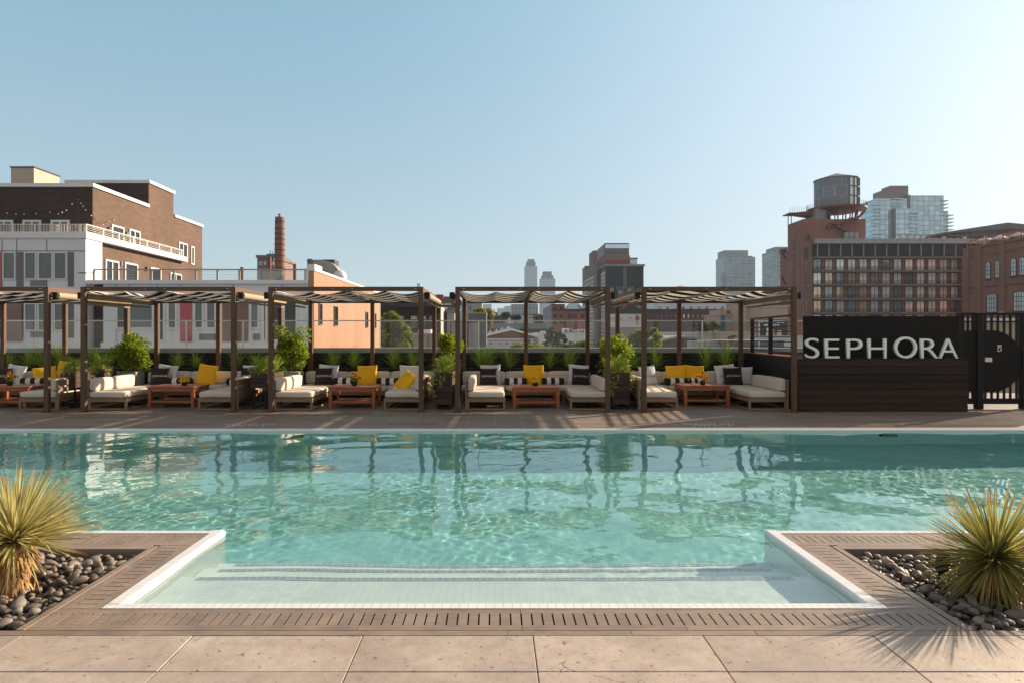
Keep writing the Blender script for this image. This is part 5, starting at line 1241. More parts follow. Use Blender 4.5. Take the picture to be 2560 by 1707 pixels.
# advert: three people, then a white strip with a watch
ad = MB(); ad.box(PX(1526, Yk-.5), PX(1606, Yk-.5), Yk-.5, Yk-.1, PZ(785, Yk-.5), PZ(716.5, Yk-.5)); ad = part(t, 'advert_board', ad, 'charcoal_wall')
def flat(pts, mt, d, nm): m = MB(); Y = Yk-d; m.prism([(PX(a, Y), PZ(b, Y)) for a, b in pts], 'y', Y-.03, Y); part(t, nm, m, mt, ad)
def ell(cx, cy, rx, ry, n=14): return [(cx+rx*math.cos(6.283*k/n), cy+ry*math.sin(6.283*k/n)) for k in range(n)]
flat([(1539, 717), (1562, 717), (1560, 740), (1565, 784), (1556, 784), (1549, 745)], 'blue_print', .52, 'blue_print'); flat([(1562, 717), (1584, 717), (1584, 735), (1570, 735)], 'blue_print', .52, 'blue_print')
flat(ell(1529, 728, 5.2, 8.5), 'skin_print', .55, 'printed_face'); flat(ell(1551, 729.5, 5.4, 8), 'skin_print', .55, 'printed_face'); flat(ell(1573, 725, 4.8, 7.5), 'skin_print', .55, 'printed_face')
flat(ell(1552, 724, 5.5, 3.8), 'brown_print', .58, 'printed_hair'); flat(ell(1573, 719.5, 5, 3), 'brown_print', .58, 'printed_hair'); flat(ell(1530, 731, 2.4, 3.6), 'charcoal_wall', .58, 'printed_beard')
flat([(1541, 738), (1562, 738), (1567, 784), (1538, 784)], 'charcoal_wall', .53, 'printed_coat'); flat([(1563, 735), (1585, 735), (1592, 784), (1567, 784)], 'charcoal_wall', .53, 'printed_coat')
flat([(1557, 771), (1561, 762), (1563, 763), (1560, 773)], 'skin_print', .56, 'printed_hand'); flat([(1590, 764), (1602, 766), (1605, 770), (1596, 772)], 'skin_print', .56, 'printed_hand')
m = MB(); m.box(PX(1526, Yk-.5), PX(1606, Yk-.5), Yk-.5, Yk-.1, PZ(818.5, Yk-.5), PZ(785.3, Yk-.5)); ws = part(t, 'white_strip', m, 'white_trim')
flat(ell(1593.5, 797, 6, 7.5), 'skin_print', .55, 'printed_watch'); flat([(1590, 792), (1591, 787), (1596, 787), (1597, 792)], 'skin_print', .56, 'printed_watch'); flat([(1590, 802), (1592, 812), (1595, 812), (1597, 802)], 'skin_print', .56, 'printed_watch'); flat(ell(1593.5, 797, 3.6, 4.4), 'brown_print', .58, 'printed_watch')
flat([(1574, 797), (1578, 797), (1577, 793), (1575, 793)], 'dark_roof', .55, 'printed_mark'); flat([(1527, 796.8), (1556, 796.8), (1556, 798), (1527, 798)], 'grey_roof', .55, 'printed_line')
m = MB(); m.box(xl+1, xr_, Yk-.45, Yk-.05, GZ+.02, PZ(819, Yk)); part(t, 'grey_base_wall', m, 'grey_wall')

# --- right: brick hotel with the drum-shaped tank house
Yw = 160; fx_ = lambda p: PX(p, Yw); fz = lambda p: PZ(p, Yw)
t = thing('factory_hotel', 'red brick factory hotel with glass window bays and a drum tank house on its roof', 'building', (fx_(2200), Yw, GZ))
m = MB(); m.box(fx_(2009), fx_(2031), Yw, Yw+8.6, GZ+.01, fz(601)); m.box(fx_(2009), fx_(2166), Yw+.3, Yw+8.7, fz(601)+.003, fz(548)); part(t, 'brick_tower', m, 'brick_hotel')
m = MB(); m.box(fx_(2031)+.001, fx_(2455), Yw+.6, Yw+18, GZ+.02, fz(611)); bw = part(t, 'main_wall', m, 'brick_hotel')
m = MB()
for k in range(3): y = Yw+1.5+k*2.6; m.box(fx_(2009)-.05, fx_(2009)-.001, y, y+.5, GZ+.02, fz(566))
part(t, 'pilaster', m, 'brick_hotel')
for z in (601, 634, 668, 700, 735): window(t, 'x', Yw+4.6, fz(z)-1.7, fx_(2009), .7, 2.2, 1, 1, .08, 'dark_roof', 'pane_dark', -1, d=.1)
pxwin(t, 2015, 2025, 588, 600, Yw-.01, nx=2, fw=.1, fm='dark_roof', pm='pane_dark'); pxwin(t, 2009.8, 2020.5, 619, 647, Yw-.01, fw=.1, fm='dark_roof', pm='pane_dark')
for y0, y1 in ((652, 676), (684, 708), (718, 744), (752, 783)): pxwin(t, 2012, 2020, y0, y1, Yw-.01, nx=1, nz=2, fw=.1, fm='dark_roof', pm='pane_grey')
m = MB(); m.box(fx_(2033), fx_(2460), Yw-1.2, Yw+18.2, fz(611)+.003, fz(599)); part(t, 'roof_slab', m, 'concrete')
m = MB(); m.box(fx_(2033), fx_(2455), Yw-.2, Yw+.55, fz(641), fz(611)); part(t, 'attic_glazing', m, 'attic_glass')
for p in [2042+28.7*k for k in range(15)]: part(t, 'attic_mullion', MB().box(fx_(p)-.12, fx_(p)+.12, Yw-.45, Yw-.201, fz(641), fz(611)), 'grey_wall')
m = MB(); q = MB()
for y in (645, 679, 713.5, 748.5, 783.5): m.box(fx_(2031.5), fx_(2398), Yw-1.0, Yw+.59, fz(y+1.6), fz(y-1.4)); m.box(fx_(2403), fx_(2414), Yw-1.0, Yw+.59, fz(y+1.6), fz(y-1.4))
part(t, 'floor_slab', m, 'slab_edge')
mat('pane_blind', (.62, .60, .56), .3, .1, .6, orand=.15); mat('pane_dusk', (.26, .30, .33), .05, .3, .4, metal=.4, orand=.3); rw = random.Random(17)
floors = ((648.5, 677), (682, 711.5), (717, 746.5), (752, 781.5), (787, 816))
for fi, (y0, y1) in enumerate(floors):
    for k in range(13):
        p = 2033+28.65*k; warm = (fi in (1, 2) and k < 6 and (k+fi) % 2 == 0) or (fi == 3 and k in (0, 4))
        pxwin(t, p, p+19.8, y0, y1, Yw+.58, nx=2, fw=.10, fm='black_metal', pm='pane_warm' if warm else rw.choice(['pane_sky', 'pane_sky', 'pane_sky', 'pane_blind', 'pane_dusk']))
    pxwin(t, 2404, 2413, y0, y1, Yw+.58, nx=1, fw=.10, fm='black_metal', pm='pane_sky')
    m = MB(); z0, z1 = fz(y1), fz(y1-8.5)
    m.box(fx_(2032), fx_(2396), Yw-.95, Yw-.90, z1-.05, z1)
    n = 200
    for k in range(n): x = fx_(2032)+(fx_(2396)-fx_(2032))*k/n; m.box(x, x+.035, Yw-.94, Yw-.91, z0, z1-.05)
    part(t, 'balcony_railing', m, 'black_metal')
m = MB(); m.box(fx_(2396.5), fx_(2402), Yw-1.1, Yw+.5, GZ+.02, fz(645)); part(t, 'steel_column', m, 'rust_steel')
# tank house: drum on a rusty platform
dcx, dY, dr = PX(2091, 166), 166, 4.98; z0, z1 = PZ(523, 166), PZ(452, 166)
a0 = R(-83); a1 = R(-20-360)
m = MB(); m.lathe([(dr, z0), (dr, z1)], (dcx, dY, 0), 60, 0, a1, a0); m.lathe([(dr-.25, z1-.1), (dr-.25, z0)], (dcx, dY, 0), 60, 0, a1, a0); dw = part(t, 'drum_wall', m, 'drum_wrap', smooth=1)
m = MB(); m.lathe([(dr-.12, z0), (dr-.12, z1)], (dcx, dY, 0), 12, 0, a0, a1+2*math.pi); part(t, 'drum_glazing', m, 'pane_sky', dw, smooth=1)
m = MB()
for k in range(5): a = a0+(a1+2*math.pi-a0)*k/4; m.box(dcx+(dr)*math.cos(a)-.12, dcx+dr*math.cos(a)+.12, dY+dr*math.sin(a)-.12, dY+dr*math.sin(a)+.12, z0, z1)
for zz in (z0+(z1-z0)*q for q in (.0, .33, .66, .97)): m.lathe([(dr-.05, zz), (dr+.12, zz), (dr+.12, zz+.2), (dr-.05, zz+.2)], (dcx, dY, 0), 10, 0, a0, a1+2*math.pi)
part(t, 'drum_frame', m, 'grey_panel', dw)
m = MB(); m.lathe([(dr+.18, z1-.05), (dr+.18, z1+.08), (.02, z1+1.75), (.001, z1+1.8)], (dcx, dY, 0), 48); m.add([(dcx+(dr+.18)*math.cos(6.283*k/48), dY+(dr+.18)*math.sin(6.283*k/48), z1-.05) for k in range(48)], [tuple(range(48))[::-1]]); part(t, 'drum_roof', m, 'grey_panel', smooth=1)
m = MB(); m.lathe([(.01, z0-.95), (dr*.8, z0-1.0), (dr*1.33, z0-.42), (dr*1.33, z0-.005), (.01, z0-.004)], (dcx, dY, 0), 48)
m.box(fx_(1997), dcx, 165, 169, z0-1.3, z0-1.05); m.add([(fx_(1999), 165, z0-1.2), (dcx-3, 164, z0-.3), (dcx-3, 168, z0-.3), (fx_(1999), 168, z0-1.2), (dcx-2, 164.5, z0-2.6), (dcx-2, 168, z0-2.6)], [(0, 1, 4), (3, 5, 2), (0, 4, 5, 3), (0, 3, 2, 1), (1, 2, 5, 4)])
part(t, 'platform', m, 'rust_steel')
m = MB(); zr = fz(548)
for k in range(16): a = 6.283*k/16; m.cyl((dcx+dr*.85*math.cos(a), dY+dr*.85*math.sin(a), zr-.5), (dcx+dr*.95*math.cos(a), dY+dr*.95*math.sin(a), z0-.3), .16, n=6)
for p in (1998, 2006): m.cyl((fx_(p), 166, zr-.5), (fx_(p), 166, z0-1.06), .10, n=6)
part(t, 'platform_leg', m, 'rust_steel')
m = MB(); m.box(fx_(2056), fx_(2082), 163, 169, zr, z0-.46); part(t, 'core', m, 'zinc_wrap')
m = MB()
for k in range(40): a = R(-200+k*6.2); m.cyl((dcx+dr*1.33*math.cos(a), dY+dr*1.33*math.sin(a), z0), (dcx+dr*1.33*math.cos(a), dY+dr*1.33*math.sin(a), z0+1.1), .04, n=4)
for k in range(14): x = fx_(1998)+k*.55; m.box(x, x+.05, 165, 165.05, z0-1.05, z0+.3)
part(t, 'platform_railing', m, 'rust_steel')
m = MB(); Yst = 159.2
def flight(pa, pb, w, h): m.add([(fx_(pa[0]), Yst, fz(pa[1])), (fx_(pb[0]), Yst, fz(pb[1])), (fx_(pb[0]), Yst+w, fz(pb[1])), (fx_(pa[0]), Yst+w, fz(pa[1])), (fx_(pa[0]), Yst, fz(pa[1]+h)), (fx_(pb[0]), Yst, fz(pb[1]+h)), (fx_(pb[0]), Yst+w, fz(pb[1]+h)), (fx_(pa[0]), Yst+w, fz(pa[1]+h))], [(0, 1, 2, 3), (4, 7, 6, 5), (0, 4, 5, 1), (2, 6, 7, 3), (0, 3, 7, 4), (1, 5, 6, 2)])
flight((2125, 582), (2088, 562), 1.0, 6); flight((2066, 567), (2076, 559), 1.0, 6); flight((2076, 558), (2101, 558), 1.0, 5); flight((2101, 559), (2121, 546), 1.0, 5); flight((2121, 546), (2142, 545), 1.0, 4); flight((2142, 545), (2160, 526), 1.0, 5)
part(t, 'stair', m, 'rust_steel')
for k, p in enumerate((2129, 2141, 2153)):
    m = MB(); x = PX(p, 157); m.lathe([(.52, 0), (.55, .05), (.55, 1.35), (.45, 1.48), (.01, 1.5)], n=16); tag(m.build('steel_tank', 'galvanised', None, (x, 159.4, fz(599)+.003), smooth=1), ['leftmost of three silver tanks on the brick hotel roof', 'middle of three silver tanks on the brick hotel roof', 'rightmost of three silver tanks on the brick hotel roof'][k], 'tank', 'silver tanks on the hotel roof')
for k in range(11):
    p = 2248+k*17.5; t2 = thing('roof_booth', 'pink and white roof terrace booth, number %s from the left on the hotel roof' % ['one', 'two', 'three', 'four', 'five', 'six', 'seven', 'eight', 'nine', 'ten', 'eleven'][k], 'booth', (fx_(p), Yw+2, fz(599)), 'booths on the hotel roof')
    m = MB(); 
    for x in (0, 1.3): m.box(x, x+.1, 0, .1, .005, 1.35)
    m.box(0, 1.4, 0, .1, 1.351, 1.45); m.build('frame', 'rust_steel', t2); m = MB(); m.box(.15, 1.0, .3, .6, .005, .6+.35*(k % 3 == 1)); m.build('seat', 'white_trim', t2)
# --- brick warehouse on the far right, its side wall running towards us
XW = 103.0; t = thing('brick_warehouse', 'brown brick warehouse with arched windows at the right picture edge', 'building', (XW+6, 140, GZ))
zt = 20.4
m = MB(); m.box(XW, XW+14, 118, 150, GZ+.01, zt); part(t, 'wall', m, 'brick_works')
Yof = lambda p: XW*F/(p-CX)
m = MB()
for p0, p1 in ((2412, 2425), (2441, 2456), (2501, 2515)):
    a, b = Yof(p1), Yof(p0); m.box(XW-.35, XW-.002, a, b, GZ+.02, zt-.3)
m.box(XW-.4, XW-.003, 118, 149.9, zt-.29, zt)
part(t, 'pier', m, 'brick_works')
m = MB()
for y in [119+.55*k for k in range(56)]: m.box(XW-.22, XW-.003, y, y+.28, zt-2.2, zt-1.8); m.box(XW-.2, XW-.003, y, y+.28, 12.3-.9, 12.3-.6)
m.box(XW-.25, XW-.002, 118, 149.8, 12.3-.55, 12.3-.25); part(t, 'corbel_row', m, 'brick_works')
def archwin(yc, w, z0, z1, nx, nz, rise):
    n = 10; arc = lambda ww, zz, rs: [(yc-ww, z0)]+[(yc+ww*math.cos(math.pi-math.pi*k/n), zz+rs*math.sin(math.pi*k/n)) for k in range(n+1)]+[(yc+ww, z0)]
    m = MB(); m.prism(arc(w/2+.25, z1-rise, rise+.2), 'x', XW-.10, XW-.003); o = part(t, 'window', m, 'dark_roof')
    m = MB(); m.prism(arc(w/2, z1-rise, rise), 'x', XW-.14, XW-.101); part(t, 'pane', m, 'pane_sky', o)
    m = MB()
    for k in range(1, nx): y = yc-w/2+w*k/nx; m.box(XW-.19, XW-.141, y-.05, y+.05, z0, z1-rise*.3)
    for k in range(1, nz): z = z0+(z1-z0)*k/nz; m.box(XW-.185, XW-.141, yc-w/2, yc+w/2, z-.05, z+.05)
    m.box(XW-.35, XW-.101, yc-w/2-.3, yc+w/2+.3, z0-.25, z0-.003); part(t, 'window_bar', m, 'dark_roof', o)
for p in (2471, 2495, 2535, 2556): archwin(Yof(p), 1.05, 13.2, 16.6, 2, 4, .5)
for p in (2481, 2549): archwin(Yof(p), 2.5, 6.2, 9.9, 4, 4, .25)
m = MB()
for p0, p1 in ((2413, 2425), (2441, 2454), (2501, 2515)): m.box(XW-.42, XW-.351, Yof(p1), Yof(p0), 5.9, 6.2)
part(t, 'stone_band', m, 'beige_render')
for k, (p, y, w, lb) in enumerate(((2462, 592, 30, 'white market umbrella at the far end of the warehouse roof'), (2500, 588, 34, 'white market umbrella in the middle of the warehouse roof'), (2545, 581, 36, 'pale green market umbrella nearest the picture edge on the warehouse roof'))):
    Y = Yof(p)+2; x = PX(p, Y); u = thing('roof_umbrella', lb, 'umbrella', (x, Y, zt), 'umbrellas on the warehouse roof'); h = PZ(y, Y)-zt; r_ = w/2*Y/F*1.15
    MB().cyl((0, 0, .003), (0, 0, h), .05, n=8).build('pole', 'white_trim', u); m = MB(); m.lathe([(r_, h-.75), (r_*.5, h-.35), (.02, h)], n=8); m.lathe([(r_, h-.95), (r_, h-.75)], n=8); m.build('canopy', 'white_roof' if k < 2 else 'pale_roof', u)
t2 = thing('roof_pergola', 'pale timber pergola frames along the warehouse roof edge', 'pergola', (XW+.5, 135, zt)); m = MB()
for y in [-15+k*2.4 for k in range(13)]: m.box(.1, .25, y, y+.14, .003, 1.5); m.box(2.6, 2.75, y, y+.14, .003, 1.5); m.box(0, 2.9, y, y+.14, 1.5, 1.62)
for x in (.1, 1.3, 2.6): m.box(x, x+.14, -15, 14, 1.621, 1.75)
m.build('frame', 'teak', t2); m = MB(); m.box(.4, .8, -15, 14, .003, .35); m.build('planter_hedge', 'leaf_tree_gold', t2)
t2 = thing('roof_canopy', 'wide low grey roof canopy on posts behind the pergola', 'canopy', (PX(2470, 165), 165, PZ(599, 165)))
Yc = 165; X0, X1, X2 = PX(2362, Yc)-t2.location.x, PX(2520, Yc)-t2.location.x, PX(2700, Yc)-t2.location.x; zb = lambda p: PZ(p, Yc)-t2.location.z
m = MB(); m.add([(X0, 0, zb(581)), (X1, 0, zb(557)), (X2, 0, zb(575)), (X2, 14, zb(575)), (X1, 14, zb(557)), (X0, 14, zb(581)), (X0, 0, zb(584)), (X1, 0, zb(572)), (X2, 0, zb(578)), (X2, 14, zb(578)), (X1, 14, zb(572)), (X0, 14, zb(584))], [(0, 1, 4, 5), (1, 2, 3, 4), (6, 11, 10, 7), (7, 10, 9, 8), (0, 6, 7, 1), (1, 7, 8, 2), (5, 4, 10, 11), (4, 3, 9, 10), (0, 5, 11, 6), (2, 8, 9, 3)]); m.build('roof', 'grey_roof', t2)
m = MB(); m.box(X0+1.5, X2-1, 5, 6, -.3, zb(585)); m.build('dark_interior', 'dark_roof', t2)
m = MB()
for p in (2434, 2490, 2523, 2547): x = PX(p, Yc)-t2.location.x; m.box(x-.12, x+.12, .5, .8, -.3, zb(580))
m.build('post', 'grey_panel', t2)

# --- glass tower behind the brick hotel
YT = 430; gx_ = lambda p: PX(p, YT); gz_ = lambda p: PZ(p, YT)
t = thing('glass_tower', 'pale blue glass apartment tower with balconies behind the brick hotel', 'tower', (gx_(2285), YT, GZ))
m = MB(); m.box(gx_(2189), gx_(2272), YT, YT+18, GZ+.01, gz_(497)); m.box(gx_(2272)+.01, gx_(2367), YT+3, YT+20, GZ+.01, gz_(487)); m.box(gx_(2230), gx_(2288), YT-3, YT+2.9, GZ+.02, gz_(524)); m.box(gx_(2367)+.01, gx_(2381), YT+4, YT+19, GZ+.02, gz_(528)); part(t, 'glass_wall', m, 'glass_grid')
m = MB(); m.box(gx_(2213), gx_(2268), YT+3, YT+14, gz_(497), gz_(474)); m.box(gx_(2244), gx_(2290), YT+8, YT+18, gz_(487), gz_(458)); part(t, 'roof_bulkhead', m, 'mauve_wall')
m = MB(); m.box(gx_(2268), gx_(2275), YT-.4, YT+2.9, GZ+.02, gz_(488)); m.box(gx_(2228), gx_(2232), YT-3.4, YT-.5, GZ+.02, gz_(524)); part(t, 'dark_slot', m, 'slate_roof')
bal = lambda *b: part(t, 'balcony', MB().box(*b), 'teal_glass')
for k in range(22):
    y = 514+9.0*k
    if y > 610: break
    bal(gx_(2181), gx_(2201), YT-1.5, YT+2, gz_(y), gz_(y-2.2))
    if k < 3: bal(gx_(2229), gx_(2253), YT-1.8, YT-.01, gz_(y-14), gz_(y-16.2))
    if k < 5: bal(gx_(2362), gx_(2375), YT+1.5, YT+6, gz_(y-12), gz_(y-14.2))
    if k > 1: bal(gx_(2266), gx_(2288.5), YT-4.5, YT-3.01, gz_(y+4), gz_(y+1.8)); bal(gx_(2374), gx_(2390), YT+2, YT+8, gz_(y+6), gz_(y+3.8))


# --- far towers
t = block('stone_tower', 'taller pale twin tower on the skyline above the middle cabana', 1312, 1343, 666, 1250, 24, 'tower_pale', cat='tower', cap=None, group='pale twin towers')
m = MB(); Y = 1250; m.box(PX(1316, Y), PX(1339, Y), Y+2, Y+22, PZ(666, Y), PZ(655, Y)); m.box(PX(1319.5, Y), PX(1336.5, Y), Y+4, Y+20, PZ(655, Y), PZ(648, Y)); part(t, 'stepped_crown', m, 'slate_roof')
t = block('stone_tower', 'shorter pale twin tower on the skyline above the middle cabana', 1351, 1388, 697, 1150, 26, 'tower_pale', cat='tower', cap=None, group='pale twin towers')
m = MB(); Y = 1150; m.box(PX(1355, Y), PX(1384, Y), Y+2, Y+22, PZ(697, Y), PZ(689, Y)); m.box(PX(1358, Y), PX(1380, Y), Y+4, Y+20, PZ(689, Y), PZ(679, Y)); part(t, 'stepped_crown', m, 'slate_roof')
t = block('balcony_tower', 'grey banded apartment tower with stacked balconies above the last cabana', 1811, 1888, 643, 620, 24, 'tower_band', cat='tower', cap=None)
Y = 620; m = MB(); m.box(PX(1812, Y), PX(1871, Y), Y+1, Y+20, PZ(643, Y), PZ(626, Y)); m.box(PX(1871, Y), PX(1882, Y), Y+1, Y+18, PZ(643, Y), PZ(640, Y)); part(t, 'crown', m, 'grey_wall')
for k in range(16): y = 684+6*k; part(t, 'balcony', MB().box(PX(1805, Y), PX(1814, Y), Y-1, Y+4, PZ(y, Y), PZ(y-1.4, Y)), 'grey_wall')
t = block('balcony_tower', 'banded tower half hidden behind the brick hotel', 1936, 1985, 628, 520, 24, 'tower_band', cat='tower', cap='grey_wall')
Y = 520; m = MB(); m.box(PX(1941, Y), PX(1985, Y), Y+2, Y+20, PZ(628, Y)+.4, PZ(617, Y)); part(t, 'crown', m, 'grey_wall')
m = MB(); Y = 168; m.box(PX(1956, Y), PX(1969, Y), Y+.5, Y+2, PZ(632, Y), PZ(622, Y)); m.cyl((PX(1958, Y), Y+1, PZ(632, Y)), (PX(1969, Y), Y+1, PZ(646, Y)), .25, n=6); m.cyl((PX(1958, Y), Y+1, PZ(692, Y)), (PX(1969, Y), Y+1, PZ(711, Y)), .25, n=6); m.v = [(a-PX(1962, Y), b-Y, c) for a, b, c in m.v]
tag(m.build('fire_stair', 'rust_steel', None, (PX(1962, Y), Y, 0)), 'rusty bracketed stair landing on the side of the brick hotel', 'stair')
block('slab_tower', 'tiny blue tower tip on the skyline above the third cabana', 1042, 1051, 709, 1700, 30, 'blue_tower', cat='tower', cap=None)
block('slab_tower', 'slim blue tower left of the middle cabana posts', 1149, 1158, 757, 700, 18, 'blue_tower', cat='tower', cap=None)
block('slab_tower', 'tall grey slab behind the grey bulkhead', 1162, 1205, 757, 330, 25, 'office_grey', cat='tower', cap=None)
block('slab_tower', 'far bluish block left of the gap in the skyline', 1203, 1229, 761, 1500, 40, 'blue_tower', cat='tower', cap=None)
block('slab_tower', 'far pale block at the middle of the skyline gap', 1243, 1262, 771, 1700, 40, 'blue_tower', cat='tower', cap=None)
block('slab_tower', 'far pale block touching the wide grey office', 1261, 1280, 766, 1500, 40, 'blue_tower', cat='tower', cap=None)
block('office_block', 'wide hazy grey office block left of the twin tower', 1279, 1345, 762, 620, 40, 'office_grey', cap='grey_roof')
block('office_block', 'small dark roof house below the skyline gap', 1238, 1244, 781, 420, 12, 'dark_roof', cap=None)
block('row_houses', 'low pale blue roofs behind the middle cabana centre post', 1283, 1342, 788, 260, 14, 'pale_roof')
t = block('row_houses', 'small white house with dark windows right of the centre post', 1318, 1352, 788, 230, 10, 'white_roof')
for p in (1323, 1331, 1340): pxwin(t, p, p+4, 793, 797, 229.99, fw=.1, fm='grey_panel', pm='pane_dark')
block('row_houses', 'dark brick roof line left of the red brick house', 1338, 1382, 792, 200, 12, 'brick_row', cap='dark_roof')
block('row_houses', 'dark low roofs behind the green rooftop trees', 1226, 1262, 791, 240, 12, 'dark_roof')
# --- right middle distance
block('white_flats', 'white apartment building with scattered dark windows behind the brick row', 1634, 1822, 755, 270, 20, 'white_flats', cap='white_roof')
t = block('row_houses', 'long dark brick row with small sash windows', 1618, 1803, 776, 205, 14, 'brick_row', cap='dark_roof')
for k, p in enumerate((1641, 1652, 1663, 1674, 1686, 1707, 1718, 1730, 1741, 1752, 1763, 1774, 1785)): pxwin(t, p, p+6, 786, 797, 204.98, nz=2, fw=.1, fm='brick_row', pm='pane_warm' if k > 4 else 'pane_grey')
for k in range(9): pxwin(t, 1640+k*18, 1646+k*18, 803, 815, 204.98, nz=2, fw=.1, fm='brick_row', pm='pane_dark')
t = block('tan_building', 'tan stepped building with a blue painted strip', 1801, 1870, 789, 150, 12, 'tan_render', cap='tan_render')
m = MB(); m.box(PX(1802, 150), PX(1831, 150), 150.5, 158, PZ(789, 150)+.36, PZ(774, 150)); part(t, 'upper_room', m, 'tan_render'); pxwin(t, 1817, 1824, 778, 786, 150.49, nx=2, fw=.1, fm='brown_print', pm='pane_dark')
m = MB(); m.box(PX(1801, 150), PX(1812, 150), 149.9, 149.99, PZ(829, 150), PZ(790, 150)); part(t, 'painted_strip', m, 'blue_print')
block('tan_building', 'pale beige building in front of the brick hotel', 1864, 1905, 757, 142, 12, 'tan_render', cap='beige_render')
block('tan_building', 'lower beige building beside the brick hotel tower', 1903, 1970, 769, 136, 12, 'tan_render', cap='beige_render')
block('tan_building', 'grey block rising behind the beige building', 1938, 1975, 756, 190, 10, 'grey_wall', cap='white_roof')
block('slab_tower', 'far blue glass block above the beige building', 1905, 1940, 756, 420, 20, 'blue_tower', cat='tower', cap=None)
t = block('flat_roof_building', 'long pale blue flat roof behind the last cabana', 1645, 1776, 834, 95, 16, 'pale_roof', cap='white_roof', caph=.2)
m = MB()
for k in range(9): x = PX(1712+k*7, 95); m.box(x, x+.5, 95.3, 96, PZ(834, 95)+.21, PZ(830.5+((k*5) % 3), 95))
part(t, 'roof_vent', m, 'grey_wall')
block('flat_roof_building', 'pale panelled wall with a doorway at the end of the blue roof', 1776, 1802, 832, 90, 8, 'beige_render', cap='white_roof', caph=.1)
t = block('mural_building', 'pale wall with a brown animal mural', 1801, 1890, 832, 88, 10, 'beige_render', cap='white_roof', caph=.1)
Y = 87.99; m = MB(); m.prism([(PX(a, Y), PZ(b, Y)) for a, b in ((1817, 851), (1818, 844), (1822, 841), (1829, 839), (1834, 838), (1842, 840), (1843, 843), (1836, 844), (1833, 848), (1832, 852), (1829, 848), (1823, 848), (1820, 852))], 'y', Y-.04, Y); part(t, 'mural', m, 'brown_print')
t = thing('curved_roof', 'low brick building with a curved grey roof', 'building', (PX(1700, 70), 70, GZ)); Y = 70
pts = [(PX(1654, Y), PZ(853, Y)), (PX(1690, Y), PZ(846, Y)), (PX(1715, Y), PZ(845, Y)), (PX(1740, Y), PZ(849, Y)), (PX(1757, Y), PZ(855, Y))]
m = MB(); m.prism([(PX(1654, Y), GZ+.01), (PX(1757, Y), GZ+.01)]+pts[::-1], 'y', Y, Y+12); part(t, 'wall', m, 'brick_row')
m = MB(); m.prism(pts+[(a, b+.22) for a, b in pts[::-1]], 'y', Y-.2, Y+12.2); m.v = [(a, b, c+.004) for a, b, c in m.v]; part(t, 'roof', m, 'grey_wall')
t = block('roof_wall', 'grey metal rooftop parapet right of the curved roof', 1793, 1960, 852, 60, 6, 'grey_roof', cap='grey_wall', caph=.06, capo=.03)
block('roof_wall', 'pale ribbed metal wall in front of the curved roof', 1759, 1793, 853, 58, 5, 'grey_wall', cap=None)
# billboard
t = thing('billboard', 'dark grey billboard with white serif words above the barred railing', 'billboard', (PX(1934, 75), 75, GZ)); Y = 75
m = MB(); m.box(PX(1898, Y), PX(1968, Y), Y, Y+.4, PZ(853, Y), PZ(799, Y)); part(t, 'panel', m, 'charcoal_wall')
m = MB(); m.box(PX(1931, Y)-.3, PX(1931, Y)+.3, Y+.45, Y+1, GZ+.01, PZ(800, Y)); part(t, 'post', m, 'grey_panel')
for body, py, sz in (('Nobody reads', 804.5, .46), ('anymore.', 812, .46)):
    vs, fs = text_geo(body, sz, 1.0); m = MB(); m.add([(PX(1930, Y)+a, Y-.02, PZ(py, Y)+b) for a, b, _ in vs], fs); part(t, 'lettering', m, 'letter_white')
m = MB(); 
for pts, mt in (([(1914, 848), (1917, 820), (1921, 819), (1920, 845)], 'white_trim'), ([(1920, 848), (1922, 826), (1930, 821), (1938, 828), (1938, 848)], 'skin_print'), ([(1938, 850), (1944, 826), (1954, 826), (1952, 850)], 'beige_render')):
    m = MB(); m.prism([(PX(a, Y), PZ(b, Y)) for a, b in pts], 'y', Y-.03, Y-.003); part(t, 'printed_picture', m, mt)
block('flat_roof_building', 'pale blue roof behind the barred railing', 1952, 2010, 842, 68, 8, 'pale_roof', cap='white_roof', caph=.1)
block('tan_building', 'tan building seen through the bars of the gate', 2380, 2750, 806, 52, 10, 'tan_render', cap='white_roof', caph=.3)
block('brick_house', 'red brick house behind the barred railing and billboard', 1960, 2010, 805, 110, 12, 'brick_hotel')

# --- trees and bushes beyond the parapet
def tree(label, px, py, Y, rx, ry_, n, mt, L=.42, nb=22, seed=1, kind='tree', lobes=None):
    r = random.Random(seed); k = Y/F; x, zc = PX(px, Y), PZ(py, Y); t = thing(kind, label, 'tree', (x, Y, GZ), 'trees among the roofs beyond the terrace')
    bl = blobset(r, 0, zc-GZ, rx*k, ry_*k, nb) if not lobes else [(((a-px)*k, r.uniform(-.5, .5)*rx*k, PZ(b, Y)-GZ), (q_*k, q_*k, q_*k*.8)) for a, b, q_ in lobes]; m = MB(); leaf_cloud(m, r, bl, n, L*k*20/.82, L*k*11/.82); m.build('crown', mt, t)
    m = MB(); m.tube([(0, 0, .01), (r.uniform(-.2, .2), 0, (zc-GZ)*.5), (0, 0, zc-GZ)], [.04*rx*k+.12, .03*rx*k+.09, .04], 8)
    for (c, q) in bl[:9]: m.tube([(0, 0, (zc-GZ)*.72), (c[0]*.5, c[1]*.5, (zc-GZ)*.84+c[2]*.1), c], [.07, .05, .02], 5)
    m.build('trunk', 'bark', t, smooth=1)
